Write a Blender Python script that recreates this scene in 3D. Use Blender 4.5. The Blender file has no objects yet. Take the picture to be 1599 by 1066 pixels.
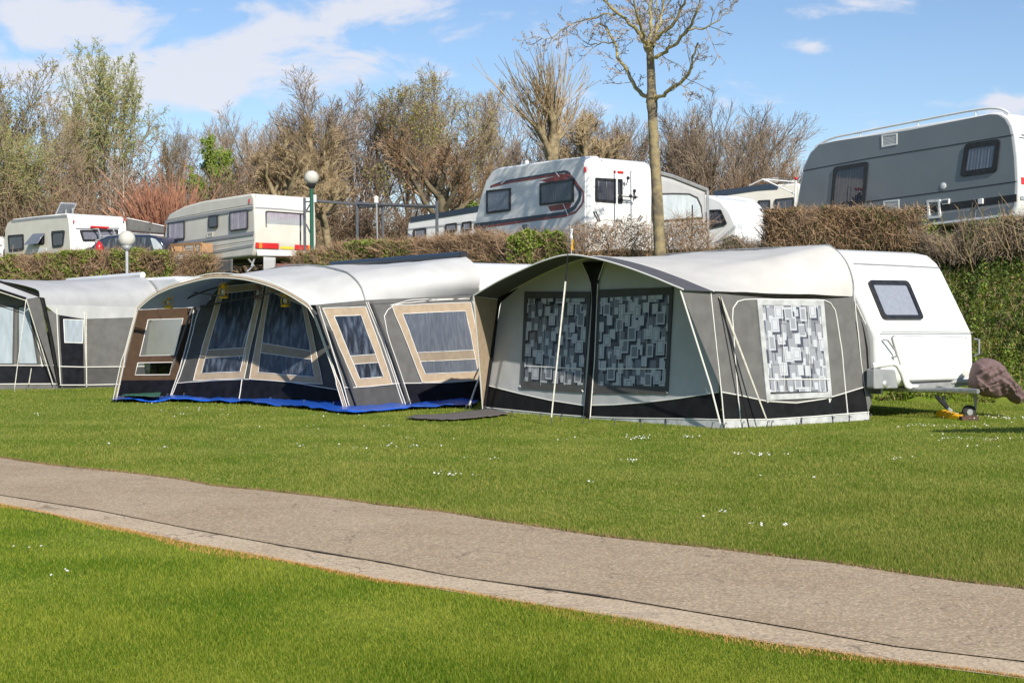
import bpy, bmesh, math, random
import numpy as np
from mathutils import Vector as V, Matrix, noise
R=math.radians
random.seed(7); RNG=np.random.default_rng(7)
sc=bpy.context.scene; COL=sc.collection
# ------------------------------------------------------------ camera, sky, sun, exposure
F,HZ,EYE,CX=2221.,495.,1.6,799.5          # focal length in photo pixels, horizon row, eye height, centre column
cd=bpy.data.cameras.new('camera'); cam=bpy.data.objects.new('camera',cd); COL.objects.link(cam)
cam.location=(0,0,EYE); cam.rotation_euler=(R(90),0,0)
cd.sensor_width=36; cd.lens=36*F/1599; cd.shift_y=-(533-HZ)/1599; cd.clip_end=3000; cd.clip_start=.1
sc.camera=cam
SUN_DIR=V((.40,-.92,.0)).normalized()*math.cos(R(33))+V((0,0,math.sin(R(33))))
w=bpy.data.worlds.new('World'); sc.world=w; w.use_nodes=True
nt=w.node_tree; nt.nodes.clear(); N=nt.nodes.new; Lk=nt.links.new
sky=N('ShaderNodeTexSky'); sky.sky_type='NISHITA'; sky.sun_disc=False
sky.sun_elevation=R(33); sky.sun_rotation=math.atan2(SUN_DIR.x,SUN_DIR.y)
sky.air_density=1.0; sky.dust_density=.15; sky.ozone_density=4.0
bg=N('ShaderNodeBackground'); bg.inputs[1].default_value=.105
tc=N('ShaderNodeTexCoord'); mp=N('ShaderNodeMapping'); mp.inputs['Scale'].default_value=(1,1,2.3); mp.inputs['Location'].default_value=(.15,0,.33)
Lk(tc.outputs['Generated'],mp.inputs[0])
n1=N('ShaderNodeTexNoise'); n1.inputs['Scale'].default_value=13; n1.inputs['Detail'].default_value=10; n1.inputs['Roughness'].default_value=.6; n1.inputs['Distortion'].default_value=.35
Lk(mp.outputs[0],n1.inputs[0])
sx=N('ShaderNodeSeparateXYZ'); Lk(tc.outputs['Generated'],sx.inputs[0])
def mth(op,a,b=None,c=None,tree=nt):
    m=tree.nodes.new('ShaderNodeMath'); m.operation=op
    for i,q in enumerate((a,b,c)):
        if q is None: continue
        if isinstance(q,(int,float)): m.inputs[i].default_value=q
        else: tree.links.new(q,m.inputs[i])
    return m.outputs[0]
# soft cloud banks at fixed places in the sky (direction space), broken up by noise
tx=mth('DIVIDE',sx.outputs[0],mth('MAXIMUM',sx.outputs[1],.05)); tz=mth('DIVIDE',sx.outputs[2],mth('MAXIMUM',sx.outputs[1],.05)); bl=None
for cx_,cy_,sx_,sy_,st_ in ((290,120,290,62,1.05),(60,45,200,52,1),(610,18,110,34,.95),(330,10,100,16,.6),(420,70,150,45,.7),(520,110,120,50,.55),(1340,8,120,22,.75),(1265,72,40,12,.5),(1470,164,45,10,.55),(1590,165,60,22,.85),(640,250,90,45,.85),(230,150,60,40,.7),(60,120,120,60,.75)):
    a_=mth('MULTIPLY',mth('SUBTRACT',tx,(cx_-CX)/F),F/sx_); b_=mth('MULTIPLY',mth('SUBTRACT',tz,(HZ-cy_)/F),F/sy_)
    d_=mth('ADD',mth('MULTIPLY',a_,a_),mth('MULTIPLY',b_,b_)); e_=mth('MULTIPLY',mth('EXPONENT',mth('MULTIPLY',d_,-1.0)),st_)
    bl=e_ if bl is None else mth('MAXIMUM',bl,e_)
bias=mth('ADD',mth('MULTIPLY',bl,.36),mth('MULTIPLY',n1.outputs[0],1.15))
cr=N('ShaderNodeMapRange'); cr.interpolation_type='SMOOTHSTEP'
cr.inputs['From Min'].default_value=.64; cr.inputs['From Max'].default_value=.88; cr.inputs['To Max'].default_value=.9
Lk(bias,cr.inputs[0])
mx=N('ShaderNodeMix'); mx.data_type='RGBA'; Lk(cr.outputs[0],mx.inputs[0]); mx.inputs[7].default_value=(6.0,6.1,6.7,1)
tint=N('ShaderNodeMix'); tint.data_type='RGBA'; tint.blend_type='MULTIPLY'; tint.inputs[0].default_value=1
Lk(sky.outputs[0],tint.inputs[6]); tint.inputs[7].default_value=(1.02,.985,.99,1); Lk(tint.outputs[2],mx.inputs[6])
Lk(mx.outputs[2],bg.inputs[0]); ow=N('ShaderNodeOutputWorld'); Lk(bg.outputs[0],ow.inputs[0])
sl=bpy.data.lights.new('sun','SUN'); sl.energy=4.6; sl.angle=R(.5); sl.color=(1,.93,.81)
so=bpy.data.objects.new('sun',sl); COL.objects.link(so); so.rotation_euler=SUN_DIR.to_track_quat('Z','Y').to_euler(); so.location=(0,0,30)
sc.view_settings.view_transform='Standard'; sc.view_settings.look='None'; sc.view_settings.exposure=.36; sc.view_settings.gamma=1
sc.cycles.max_bounces=5; sc.cycles.transparent_max_bounces=12; sc.cycles.caustics_reflective=False; sc.cycles.caustics_refractive=False
# ------------------------------------------------------------ helpers
CAM=V((0,0,EYE)); UP=V((0,0,1))
def at(px,py,Y): return V(((px-CX)/F*Y,Y,EYE-(py-HZ)/F*Y))
def g(px,py,z=0.): return at(px,py,(EYE-z)*F/(py-HZ))
class Plane:
    def __init__(s,O,U,lean=0,seed=0,amp=0,up=None):
        s.O=V(O); s.U=V(U).normalized()
        n=V((s.U.y,-s.U.x,0)).normalized()
        if n.dot(CAM-s.O)<0: n=-n
        s.W=(up or (UP*math.cos(lean)-n*math.sin(lean))).normalized()
        s.N=s.U.cross(s.W).normalized()
        if s.N.dot(CAM-s.O)<0: s.N=-s.N
        s.seed=seed; s.amp=amp
    def hit(s,px,py):
        d=at(px,py,1)-CAM; P=CAM+d*((s.O-CAM).dot(s.N)/d.dot(s.N)); q=P-s.O
        a=q.dot(s.U); b=(q-s.U*a).dot(s.W)/max(1e-9,s.W.dot(s.W)); return (a,b)
    def disp(s,a,b):
        if not s.amp: return 0
        k=s.seed
        return s.amp*(noise.noise(V((a*3.2+b*.6+k,b*.8,k)))*1.0+noise.noise(V((a*9-b*2.5,b*2.2+k,k)))*.45)
    def pt(s,a,b,off=0): return s.O+s.U*a+s.W*b+s.N*(off+s.disp(a,b))
    def px(s,x,y,off=0): return s.pt(*s.hit(x,y),off)
def resample(pts,n):
    P=[V(p) for p in pts]; d=[0]
    for i in range(1,len(P)): d.append(d[-1]+(P[i]-P[i-1]).length)
    out=[];k=0
    for i in range(n):
        t=d[-1]*i/(n-1)
        while k<len(P)-2 and d[k+1]<t: k+=1
        u=(t-d[k])/max(1e-9,d[k+1]-d[k]); out.append(P[k].lerp(P[k+1],min(1,max(0,u))))
    return out
def smooth(pts,k=6):
    P=[V(p) for p in pts]; out=[]
    for i in range(len(P)-1):
        a=P[max(0,i-1)];b=P[i];c=P[i+1];d=P[min(len(P)-1,i+2)]
        for j in range(k):
            t=j/k; out.append(.5*((2*b)+(c-a)*t+(2*a-5*b+4*c-d)*t*t+(3*b-a-3*c+d)*t**3))
    out.append(P[-1]); return out
def rquad(q,r=.06,n=5):
    q=[V(p) for p in q]; out=[]
    for i in range(len(q)):
        p=q[i];a=(q[i-1]-p);b=(q[(i+1)%len(q)]-p)
        A=p+a.normalized()*min(r,a.length*.45); B=p+b.normalized()*min(r,b.length*.45)
        for j in range(n+1):
            t=j/n; out.append((1-t)**2*A+2*t*(1-t)*p+t*t*B)
    return out
def inset(q,w):
    q=[V(p) for p in q]; W=((q[1]-q[0]).length+(q[2]-q[3]).length)/2; H=((q[3]-q[0]).length+(q[2]-q[1]).length)/2
    kx=w/W; ky=w/H
    def f(s,t): return q[0].lerp(q[1],s).lerp(q[3].lerp(q[2],s),t)
    return [f(kx,ky),f(1-kx,ky),f(1-kx,1-ky),f(kx,1-ky)]
class MB:
    def __init__(s): s.v=[];s.f=[];s.m=[];s.mi=0
    def add(s,vs,fs):
        o=len(s.v); s.v+= [V(x) for x in vs]; s.f+=[[i+o for i in f] for f in fs]; s.m+=[s.mi]*len(fs); return s
    def prism3(s,front,back):
        n=len(front); s.add(list(front)+list(back),[list(range(n)),list(range(2*n-1,n-1,-1))]+[[i,i+n,(i+1)%n+n,(i+1)%n] for i in range(n)]); return s
    def prism(s,pl,poly,o0,o1): return s.prism3([pl.pt(p[0],p[1],o1) for p in poly],[pl.pt(p[0],p[1],o0) for p in poly])
    def flat(s,pl,poly,o): n=len(poly); return s.add([pl.pt(p[0],p[1],o) for p in poly],[list(range(n))])
    def ring(s,pl,out,inn,o0,o1):
        n=len(out); vs=[pl.pt(p[0],p[1],o) for q,o in ((out,o0),(out,o1),(inn,o1),(inn,o0)) for p in q]
        fs=[]
        for k in range(3):
            for i in range(n): j=(i+1)%n; fs.append([k*n+i,k*n+j,(k+1)*n+j,(k+1)*n+i])
        return s.add(vs,fs)
    def grid(s,fn,n,m):
        vs=[fn(i/n,j/m) for j in range(m+1) for i in range(n+1)]
        return s.add(vs,[[j*(n+1)+i,j*(n+1)+i+1,(j+1)*(n+1)+i+1,(j+1)*(n+1)+i] for j in range(m) for i in range(n)])
    def wall(s,pl,bot,top,off=0,n=30,m=14):
        B=resample([pl.hit(*p) for p in bot],n+1); T=resample([pl.hit(*p) for p in top],n+1)
        def fn(i,j):
            k=round(i*n); p=B[k].lerp(T[k],j); return pl.pt(p.x,p.y,off)
        return s.grid(fn,n,m)
    def loft(s,curves,n=40,m=8,amp=.0,sag=0):
        C=[resample(c,n+1) for c in curves]; K=len(C)-1
        def fn(i,j):
            t=j*K; k=min(K-1,int(t)); p=C[k][round(i*n)].lerp(C[k+1][round(i*n)],t-k)
            z=amp*(noise.noise(p*1.1)+.4*noise.noise(p*3.7))-sag*4*(t-k)*(1-t+k)*math.sin(math.pi*i)
            return p+V((0,0,z))
        return s.grid(fn,n,m*K)
    def tube(s,pts,r,n=6,cap=True):
        pts=[V(p) for p in pts]; k=len(pts); rs=r if isinstance(r,(list,tuple)) else [r]*k
        vs=[];ref=None
        for i,p in enumerate(pts):
            t=(pts[min(i+1,k-1)]-pts[max(i-1,0)]).normalized()
            if ref is None: ref=t.orthogonal().normalized()
            a=(ref-t*ref.dot(t)); a=a.normalized() if a.length>1e-6 else t.orthogonal().normalized(); ref=a; b=t.cross(a)
            for j in range(n): c=2*math.pi*j/n; vs.append(p+(a*math.cos(c)+b*math.sin(c))*rs[i])
        fs=[[i*n+j,i*n+(j+1)%n,(i+1)*n+(j+1)%n,(i+1)*n+j] for i in range(k-1) for j in range(n)]
        if cap: fs+= [list(range(n))[::-1],[(k-1)*n+j for j in range(n)]]
        return s.add(vs,fs)
    def pipe(s,pl,pxs,r=.009,off=.006,n=5,step=.15):
        P=[V(pl.hit(*p)) for p in pxs]; L=sum((P[i+1]-P[i]).length for i in range(len(P)-1))
        P=resample(P,max(len(P),int(L/step)+2)); return s.tube([pl.pt(p.x,p.y,off) for p in P],r,n)
    def band(s,pl,pxs,w,off=.006,step=.12):
        P=[V(pl.hit(*p)) for p in pxs]; L=sum((P[i+1]-P[i]).length for i in range(len(P)-1))
        P=resample(P,max(len(P),int(L/step)+2)); vs=[]
        for i,p in enumerate(P):
            t=(P[min(i+1,len(P)-1)]-P[max(0,i-1)]).normalized(); nrm=V((-t.y,t.x))
            vs+=[pl.pt(*(p+nrm*w/2),off),pl.pt(*(p-nrm*w/2),off)]
        return s.add(vs,[[2*i,2*i+1,2*i+3,2*i+2] for i in range(len(P)-1)])
    def box(s,c,dx,dy,dz,A=None,B=None,C=None):
        A=A or V((1,0,0));B=B or V((0,1,0));C=C or UP; c=V(c)
        vs=[c+A*dx*x/2+B*dy*y/2+C*dz*z/2 for z in(-1,1) for y in(-1,1) for x in(-1,1)]
        return s.add(vs,[[0,2,3,1],[4,5,7,6],[0,1,5,4],[2,6,7,3],[0,4,6,2],[1,3,7,5]])
    def lathe(s,c,prof,axis=UP,n=20):
        ax=V(axis).normalized(); a=ax.orthogonal().normalized(); b=ax.cross(a); c=V(c)
        vs=[c+ax*h+(a*math.cos(2*math.pi*j/n)+b*math.sin(2*math.pi*j/n))*max(r,1e-4) for r,h in prof for j in range(n)]
        return s.add(vs,[[i*n+j,i*n+(j+1)%n,(i+1)*n+(j+1)%n,(i+1)*n+j] for i in range(len(prof)-1) for j in range(n)])
    def ball(s,c,r,n=20,sq=1): return s.lathe(c,[(r*math.sin(math.pi*i/12),-r*sq*math.cos(math.pi*i/12)) for i in range(13)],n=n)
ORG={}
def link(o,parent,loc):
    COL.objects.link(o)
    if parent is not None: o.parent=parent; ORG[o]=ORG[parent]
    else: o.location=loc; ORG[o]=V(loc)
def props(o,label=None,cat=None,group=None,kind=None):
    for k,v in (('label',label),('category',cat),('group',group),('kind',kind)):
        if v: o[k]=v
    return o
def thing(name,label,cat,loc,group=None):
    o=bpy.data.objects.new(name,None); o.empty_display_size=.2; link(o,None,loc); return props(o,label,cat,group)
def obj(name,mb,mats,parent=None,loc=None,sm=True,bevel=0,ang=40,label=None,seg=2,recalc=True,thick=0):
    base=ORG[parent] if parent is not None else V(loc if loc is not None else (0,0,0))
    me=bpy.data.meshes.new(name); me.from_pydata([tuple(v-base) for v in mb.v],[],mb.f)
    for m in (mats if isinstance(mats,(list,tuple)) else [mats]): me.materials.append(m)
    me.polygons.foreach_set('material_index',mb.m)
    if recalc:
        bm=bmesh.new(); bm.from_mesh(me); bmesh.ops.recalc_face_normals(bm,faces=bm.faces[:]); bm.to_mesh(me); bm.free()
    if sm:
        me.shade_smooth() if hasattr(me,'shade_smooth') else None
        me.set_sharp_from_angle(angle=R(ang))
    me.update(); o=bpy.data.objects.new(name,me); link(o,parent,base)
    if bevel:
        b=o.modifiers.new('bevel','BEVEL'); b.width=bevel; b.segments=seg; b.limit_method='ANGLE'; b.angle_limit=R(35)
    if thick:
        b=o.modifiers.new('solid','SOLIDIFY'); b.thickness=thick; b.offset=-1
    if label: o['label']=label
    return o
def npobj(name,verts,faces,mats,parent=None,loc=(0,0,0),mi=None,sm=False):
    base=ORG[parent] if parent is not None else V(loc)
    verts=np.asarray(verts,dtype=np.float32)-np.array(base,dtype=np.float32); faces=np.asarray(faces,dtype=np.int32); k=faces.shape[1]
    me=bpy.data.meshes.new(name); me.vertices.add(len(verts)); me.vertices.foreach_set('co',verts.ravel())
    me.loops.add(faces.size); me.loops.foreach_set('vertex_index',faces.ravel())
    me.polygons.add(len(faces)); me.polygons.foreach_set('loop_start',np.arange(0,faces.size,k,dtype=np.int32))
    for m in (mats if isinstance(mats,(list,tuple)) else [mats]): me.materials.append(m)
    if mi is not None: me.polygons.foreach_set('material_index',np.asarray(mi,dtype=np.int32))
    me.polygons.foreach_set('use_smooth',np.full(len(faces),sm))
    me.update(calc_edges=True); me.validate()
    o=bpy.data.objects.new(name,me); link(o,parent,base); return o
# ------------------------------------------------------------ materials
def pm(name,c1,c2=None,scale=4,rough=.6,bump=0,bscale=30,metal=0,coat=0,spec=.4,detail=5,stretch=None,island=0,transl=0,lo=.35,hi=.65,bdist=.02,wave=None):
    m=bpy.data.materials.new(name); m.use_nodes=True; t=m.node_tree; b=t.nodes['Principled BSDF']
    b.inputs['Roughness'].default_value=rough; b.inputs['Metallic'].default_value=metal
    b.inputs['Specular IOR Level'].default_value=spec; b.inputs['Coat Weight'].default_value=coat; b.inputs['Coat Roughness'].default_value=.08
    co=t.nodes.new('ShaderNodeTexCoord').outputs['Object']
    if stretch:
        q=t.nodes.new('ShaderNodeMapping'); q.inputs['Scale'].default_value=stretch; t.links.new(co,q.inputs[0]); co=q.outputs[0]
    col=None
    if c2:
        nz=t.nodes.new('ShaderNodeTexNoise'); nz.inputs['Scale'].default_value=scale; nz.inputs['Detail'].default_value=detail; t.links.new(co,nz.inputs[0])
        fac=nz.outputs[0]
        if island:
            ge=t.nodes.new('ShaderNodeNewGeometry'); a=mth('SUBTRACT',ge.outputs['Random Per Island'],.5,tree=t); fac=mth('MULTIPLY_ADD',a,island,fac,tree=t)
        mr=t.nodes.new('ShaderNodeMapRange'); mr.inputs['From Min'].default_value=lo; mr.inputs['From Max'].default_value=hi; t.links.new(fac,mr.inputs[0])
        mi=t.nodes.new('ShaderNodeMix'); mi.data_type='RGBA'; t.links.new(mr.outputs[0],mi.inputs[0]); mi.inputs[6].default_value=(*c1,1); mi.inputs[7].default_value=(*c2,1)
        col=mi.outputs[2]; t.links.new(col,b.inputs['Base Color'])
    else: b.inputs['Base Color'].default_value=(*c1,1)
    if bump:
        nb=t.nodes.new('ShaderNodeTexNoise'); nb.inputs['Scale'].default_value=bscale; nb.inputs['Detail'].default_value=4; t.links.new(co,nb.inputs[0])
        bp=t.nodes.new('ShaderNodeBump'); bp.inputs['Strength'].default_value=bump; bp.inputs['Distance'].default_value=bdist; t.links.new(nb.outputs[0],bp.inputs['Height']); t.links.new(bp.outputs[0],b.inputs['Normal'])
    if transl:
        tr=t.nodes.new('ShaderNodeBsdfTranslucent'); ms=t.nodes.new('ShaderNodeMixShader'); ms.inputs[0].default_value=transl
        if col: t.links.new(col,tr.inputs[0])
        else: tr.inputs[0].default_value=(*c1,1)
        t.links.new(b.outputs[0],ms.inputs[1]); t.links.new(tr.outputs[0],ms.inputs[2]); t.links.new(ms.outputs[0],t.nodes['Material Output'].inputs[0])
    return m
def glass(name,clear=.8,tint=(.8,.85,.9),bump=0,bscale=8,rough=.05,stretch=None,refl=1.5):
    m=bpy.data.materials.new(name); m.use_nodes=True; t=m.node_tree; t.nodes.remove(t.nodes['Principled BSDF'])
    tr=t.nodes.new('ShaderNodeBsdfTransparent'); tr.inputs[0].default_value=(*[clear*x for x in tint],1)
    gl=t.nodes.new('ShaderNodeBsdfGlossy'); gl.inputs['Roughness'].default_value=rough; gl.inputs[0].default_value=(.95,.97,1,1)
    fr=t.nodes.new('ShaderNodeLayerWeight'); fr.inputs[0].default_value=.5
    pw=mth('POWER',fr.outputs['Facing'],4.5,tree=t); fo=mth('MULTIPLY_ADD',pw,.9,refl-1.4 if refl>1.4 else .03,tree=t)
    ms=t.nodes.new('ShaderNodeMixShader'); t.links.new(fo,ms.inputs[0]); t.links.new(tr.outputs[0],ms.inputs[1]); t.links.new(gl.outputs[0],ms.inputs[2])
    if bump:
        co=t.nodes.new('ShaderNodeTexCoord').outputs['Object']; q=t.nodes.new('ShaderNodeMapping'); q.inputs['Scale'].default_value=stretch or (1,1,1); t.links.new(co,q.inputs[0])
        nb=t.nodes.new('ShaderNodeTexNoise'); nb.inputs['Scale'].default_value=bscale; t.links.new(q.outputs[0],nb.inputs[0])
        bp=t.nodes.new('ShaderNodeBump'); bp.inputs['Strength'].default_value=bump; bp.inputs['Distance'].default_value=.03; t.links.new(nb.outputs[0],bp.inputs['Height'])
        t.links.new(bp.outputs[0],fr.inputs[1]); t.links.new(bp.outputs[0],gl.inputs['Normal'])
    t.links.new(ms.outputs[0],t.nodes['Material Output'].inputs[0]); return m
M={}
M['white']=pm('white_paint',(.80,.80,.79),(.74,.74,.72),3,.32,coat=.3)
M['whiteb']=pm('white_caravan_sheet',(.70,.71,.71),(.62,.63,.63),1.5,.4,coat=.2,bump=.04,bscale=60)
M['cream']=pm('cream_caravan_sheet',(.66,.64,.57),(.60,.57,.50),2,.45,bump=.05,bscale=50)
M['greypaint']=pm('grey_caravan_side',(.175,.198,.215),(.16,.18,.197),1.2,.33,coat=.25,spec=.5)
M['greyplastic']=pm('grey_plastic',(.30,.31,.32),(.25,.26,.27),6,.45)
M['midgrey']=pm('mid_grey_stripe',(.28,.29,.31),None,rough=.5)
M['dark']=pm('black_plastic',(.015,.016,.018),(.03,.03,.032),10,.4)
M['seal']=pm('dark_seal',(.035,.035,.04),None,rough=.6)
M['rubber']=pm('tyre_rubber',(.02,.02,.02),(.035,.033,.03),12,.85,bump=.2)
M['metal']=pm('galvanised_metal',(.42,.43,.44),(.30,.31,.32),14,.4,metal=.8,bump=.05)
M['alu']=pm('pale_aluminium',(.62,.62,.62),(.5,.5,.5),9,.35,metal=.6)
M['red']=pm('red_lamp_plastic',(.55,.02,.02),None,rough=.2,coat=.6)
M['orange']=pm('orange_reflector',(.8,.22,.03),None,rough=.25,coat=.5)
M['yellowplate']=pm('yellow_plate',(.75,.55,.05),None,rough=.4)
M['yellow']=pm('yellow_plastic',(.75,.42,.01),(.62,.34,.01),20,.45)
M['maroon']=pm('maroon_decal',(.23,.045,.04),None,rough=.35)
M['navy']=pm('navy_decal',(.03,.045,.07),None,rough=.35)
M['void']=pm('dark_interior',(.008,.008,.01),None,rough=.9)
M['canvaswhite']=pm('white_coated_canvas',(.53,.53,.525),(.47,.47,.46),2.2,.55,bump=.25,bscale=3,spec=.3,bdist=.03)
M['canvascream']=pm('cream_coated_canvas',(.56,.545,.515),(.51,.495,.465),2.0,.55,bump=.25,bscale=3,spec=.3,bdist=.03)
M['canvaspale']=pm('pale_roof_canvas',(.45,.455,.46),(.39,.395,.40),2.0,.6,bump=.25,bscale=3,spec=.3,bdist=.03)
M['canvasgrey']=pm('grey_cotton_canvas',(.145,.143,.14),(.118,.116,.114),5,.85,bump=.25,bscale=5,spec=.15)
M['canvasdkgrey']=pm('dark_grey_cotton_canvas',(.085,.085,.085),(.07,.07,.07),5,.85,bump=.3,bscale=5,spec=.15)
M['canvasltgrey']=pm('light_grey_cotton_canvas',(.43,.435,.44),(.39,.395,.40),3,.8,bump=.2,bscale=5,spec=.2)
M['canopy']=pm('charcoal_canopy_canvas',(.085,.085,.095),(.10,.10,.11),6,.75,bump=.2,bscale=6,spec=.2)
M['black']=pm('black_pvc_skirt',(.008,.008,.009),(.014,.014,.016),6,.55,bump=.4,bscale=6,spec=.15)
M['navyskirt']=pm('blue_black_pvc_skirt',(.006,.0065,.010),(.011,.012,.018),6,.6,bump=.4,bscale=6,spec=.12)
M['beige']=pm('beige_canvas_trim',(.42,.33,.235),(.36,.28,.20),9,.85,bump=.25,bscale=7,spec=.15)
M['brown']=pm('shaded_brown_canvas',(.095,.058,.036),(.075,.048,.032),7,.85,bump=.25,bscale=7,spec=.15)  # brown darkened to stand in for shade on the left side wall
M['mudflap']=pm('grey_white_mud_flap',(.50,.51,.52),(.36,.37,.37),7,.5,bump=.5,bscale=8)
M['pipe']=pm('white_piping',(.72,.71,.68),None,rough=.5)
M['strap']=pm('white_webbing_strap',(.66,.64,.56),(.5,.48,.42),20,.7)
M['bluefoil']=pm('dark_blue_window_curtain',(.028,.033,.045),(.17,.20,.25),5,.35,bump=.8,bscale=7,stretch=(2.6,2.6,.5),coat=.5,lo=.45,hi=.70,spec=.5)  # pale streaks put the light on the curtain folds into the colour
M['greyfoil']=pm('slate_window_curtain',(.13,.145,.175),(.20,.215,.245),9,.35,bump=.5,bscale=9,stretch=(2.8,2.8,.25),coat=.5,lo=.4,hi=.7,spec=.5)  # stretched tone paints light and shade of the folds
M['palefoil']=pm('pale_blue_window_curtain',(.42,.47,.50),(.52,.57,.60),5,.35,bump=.4,bscale=6,stretch=(2,2,.5),coat=.4)
M['pvc']=glass('clear_window_foil',.88,(.95,.97,1),bump=.6,bscale=5,rough=.12,stretch=(1.5,1.5,.6),refl=1.412)
M['pane']=glass('caravan_window_pane',.9,(.85,.88,.95),rough=.03,refl=1.45)
M['curtain']=pm('grey_pleated_curtain',(.34,.33,.35),(.27,.26,.28),4,.8)
M['curtainpink']=pm('rosy_pleated_curtain',(.72,.58,.58),(.55,.43,.44),4,.8)
M['curtaindark']=pm('dark_pleated_curtain',(.10,.10,.11),(.07,.07,.08),4,.8)
M['curtainwhite']=pm('white_roller_blind',(.50,.50,.51),(.44,.44,.45),14,.8)
M['tarp']=pm('blue_ground_sheet',(.015,.12,.62),(.01,.08,.45),7,.35,bump=.5,bscale=10,coat=.2)
M['tarpgreen']=pm('green_ground_mat',(.04,.14,.09),(.03,.10,.07),9,.6,bump=.3)
M['mat']=pm('grey_brown_door_mat',(.15,.13,.12),(.10,.09,.085),30,.9,bump=.5,bscale=60)
M['cover']=pm('mauve_brown_cover_cloth',(.18,.122,.118),(.145,.10,.098),9,.8,bump=.35,bscale=8,spec=.2)
M['wood']=pm('raw_pine_wood',(.45,.27,.14),(.33,.19,.10),12,.7,stretch=(1,1,8))
M['greenpole']=pm('dark_green_pole_paint',(.015,.11,.07),(.02,.09,.06),7,.35)
M['globe']=pm('opal_globe',(.66,.64,.58),(.58,.56,.50),6,.25,coat=.4,transl=.15)
M['steel']=pm('weathered_grey_steel',(.12,.13,.15),(.17,.17,.18),9,.5,metal=.4)
M['bark']=pm('mossy_bark',(.20,.165,.10),(.11,.095,.07),6,.95,bump=.8,bscale=12,stretch=(1,1,.4),spec=.1)
M['barkmoss']=pm('lichen_yellow_bark',(.29,.235,.13),(.15,.125,.09),5,.95,bump=.8,bscale=14,spec=.1,lo=.42,hi=.6)
M['lichen']=pm('olive_yellow_lichen_bark',(.40,.33,.13),(.24,.20,.11),5,.95,bump=.8,bscale=14,spec=.1)
M['barkpale']=pm('pale_pollard_bark',(.34,.27,.16),(.17,.135,.085),5,.95,bump=.8,bscale=12,spec=.1)
M['birch']=pm('birch_bark',(.55,.52,.46),(.28,.25,.21),5,.8,stretch=(1,1,.4))
M['twig']=pm('grey_brown_twigs',(.36,.275,.20),(.24,.185,.14),2,.95,island=.6,spec=.1)
M['twigbrown']=pm('russet_brown_twigs',(.38,.26,.165),(.26,.175,.11),1.5,.95,island=.6,spec=.1)
M['twigthicket']=pm('dull_brown_thicket_twigs',(.27,.185,.125),(.165,.115,.08),1.2,.95,island=.6,spec=.1)
M['twigred']=pm('coppery_red_twigs',(.55,.28,.18),(.38,.20,.13),2,.9,island=.7,spec=.1)
M['twiggold']=pm('straw_twigs',(.42,.32,.19),(.29,.215,.13),2,.9,island=.6,spec=.1)
M['bud']=pm('yellow_green_buds',(.42,.38,.09),(.26,.28,.08),2,.8,island=.7,transl=.25,spec=.2)
M['budbrown']=pm('brown_green_buds',(.20,.19,.09),(.13,.11,.07),3,.8,island=.6,spec=.1)
M['budwillow']=pm('willow_green_leaves',(.36,.40,.13),(.24,.30,.10),2,.8,island=.7,transl=.25,spec=.2)
M['leaf']=pm('fresh_green_hedge_leaves',(.15,.23,.025),(.27,.35,.06),2.5,.55,island=.8,transl=.25,spec=.3)
M['leafdark']=pm('dark_green_leaves',(.055,.09,.02),(.10,.15,.035),1.6,.55,island=.8,transl=.2,spec=.3)
M['leafdry']=pm('dry_hedge_leaves',(.30,.19,.095),(.18,.125,.07),2.5,.8,island=.8,spec=.2)
M['grassfar']=pm('drier_mown_grass_blades',(.12,.195,.014),(.37,.355,.085),.8,.5,island=.75,transl=.4,spec=.2,detail=8)
M['grassblade']=pm('mown_grass_blades',(.095,.185,.007),(.37,.40,.05),.9,.5,island=.75,transl=.4,spec=.2,detail=8)
M['drygrass']=pm('scorched_grass_blades',(.42,.21,.06),(.55,.33,.13),3,.8,island=.6,spec=.2)
M['daisy']=pm('daisy_petals',(.75,.75,.72),None,rough=.6)
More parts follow.
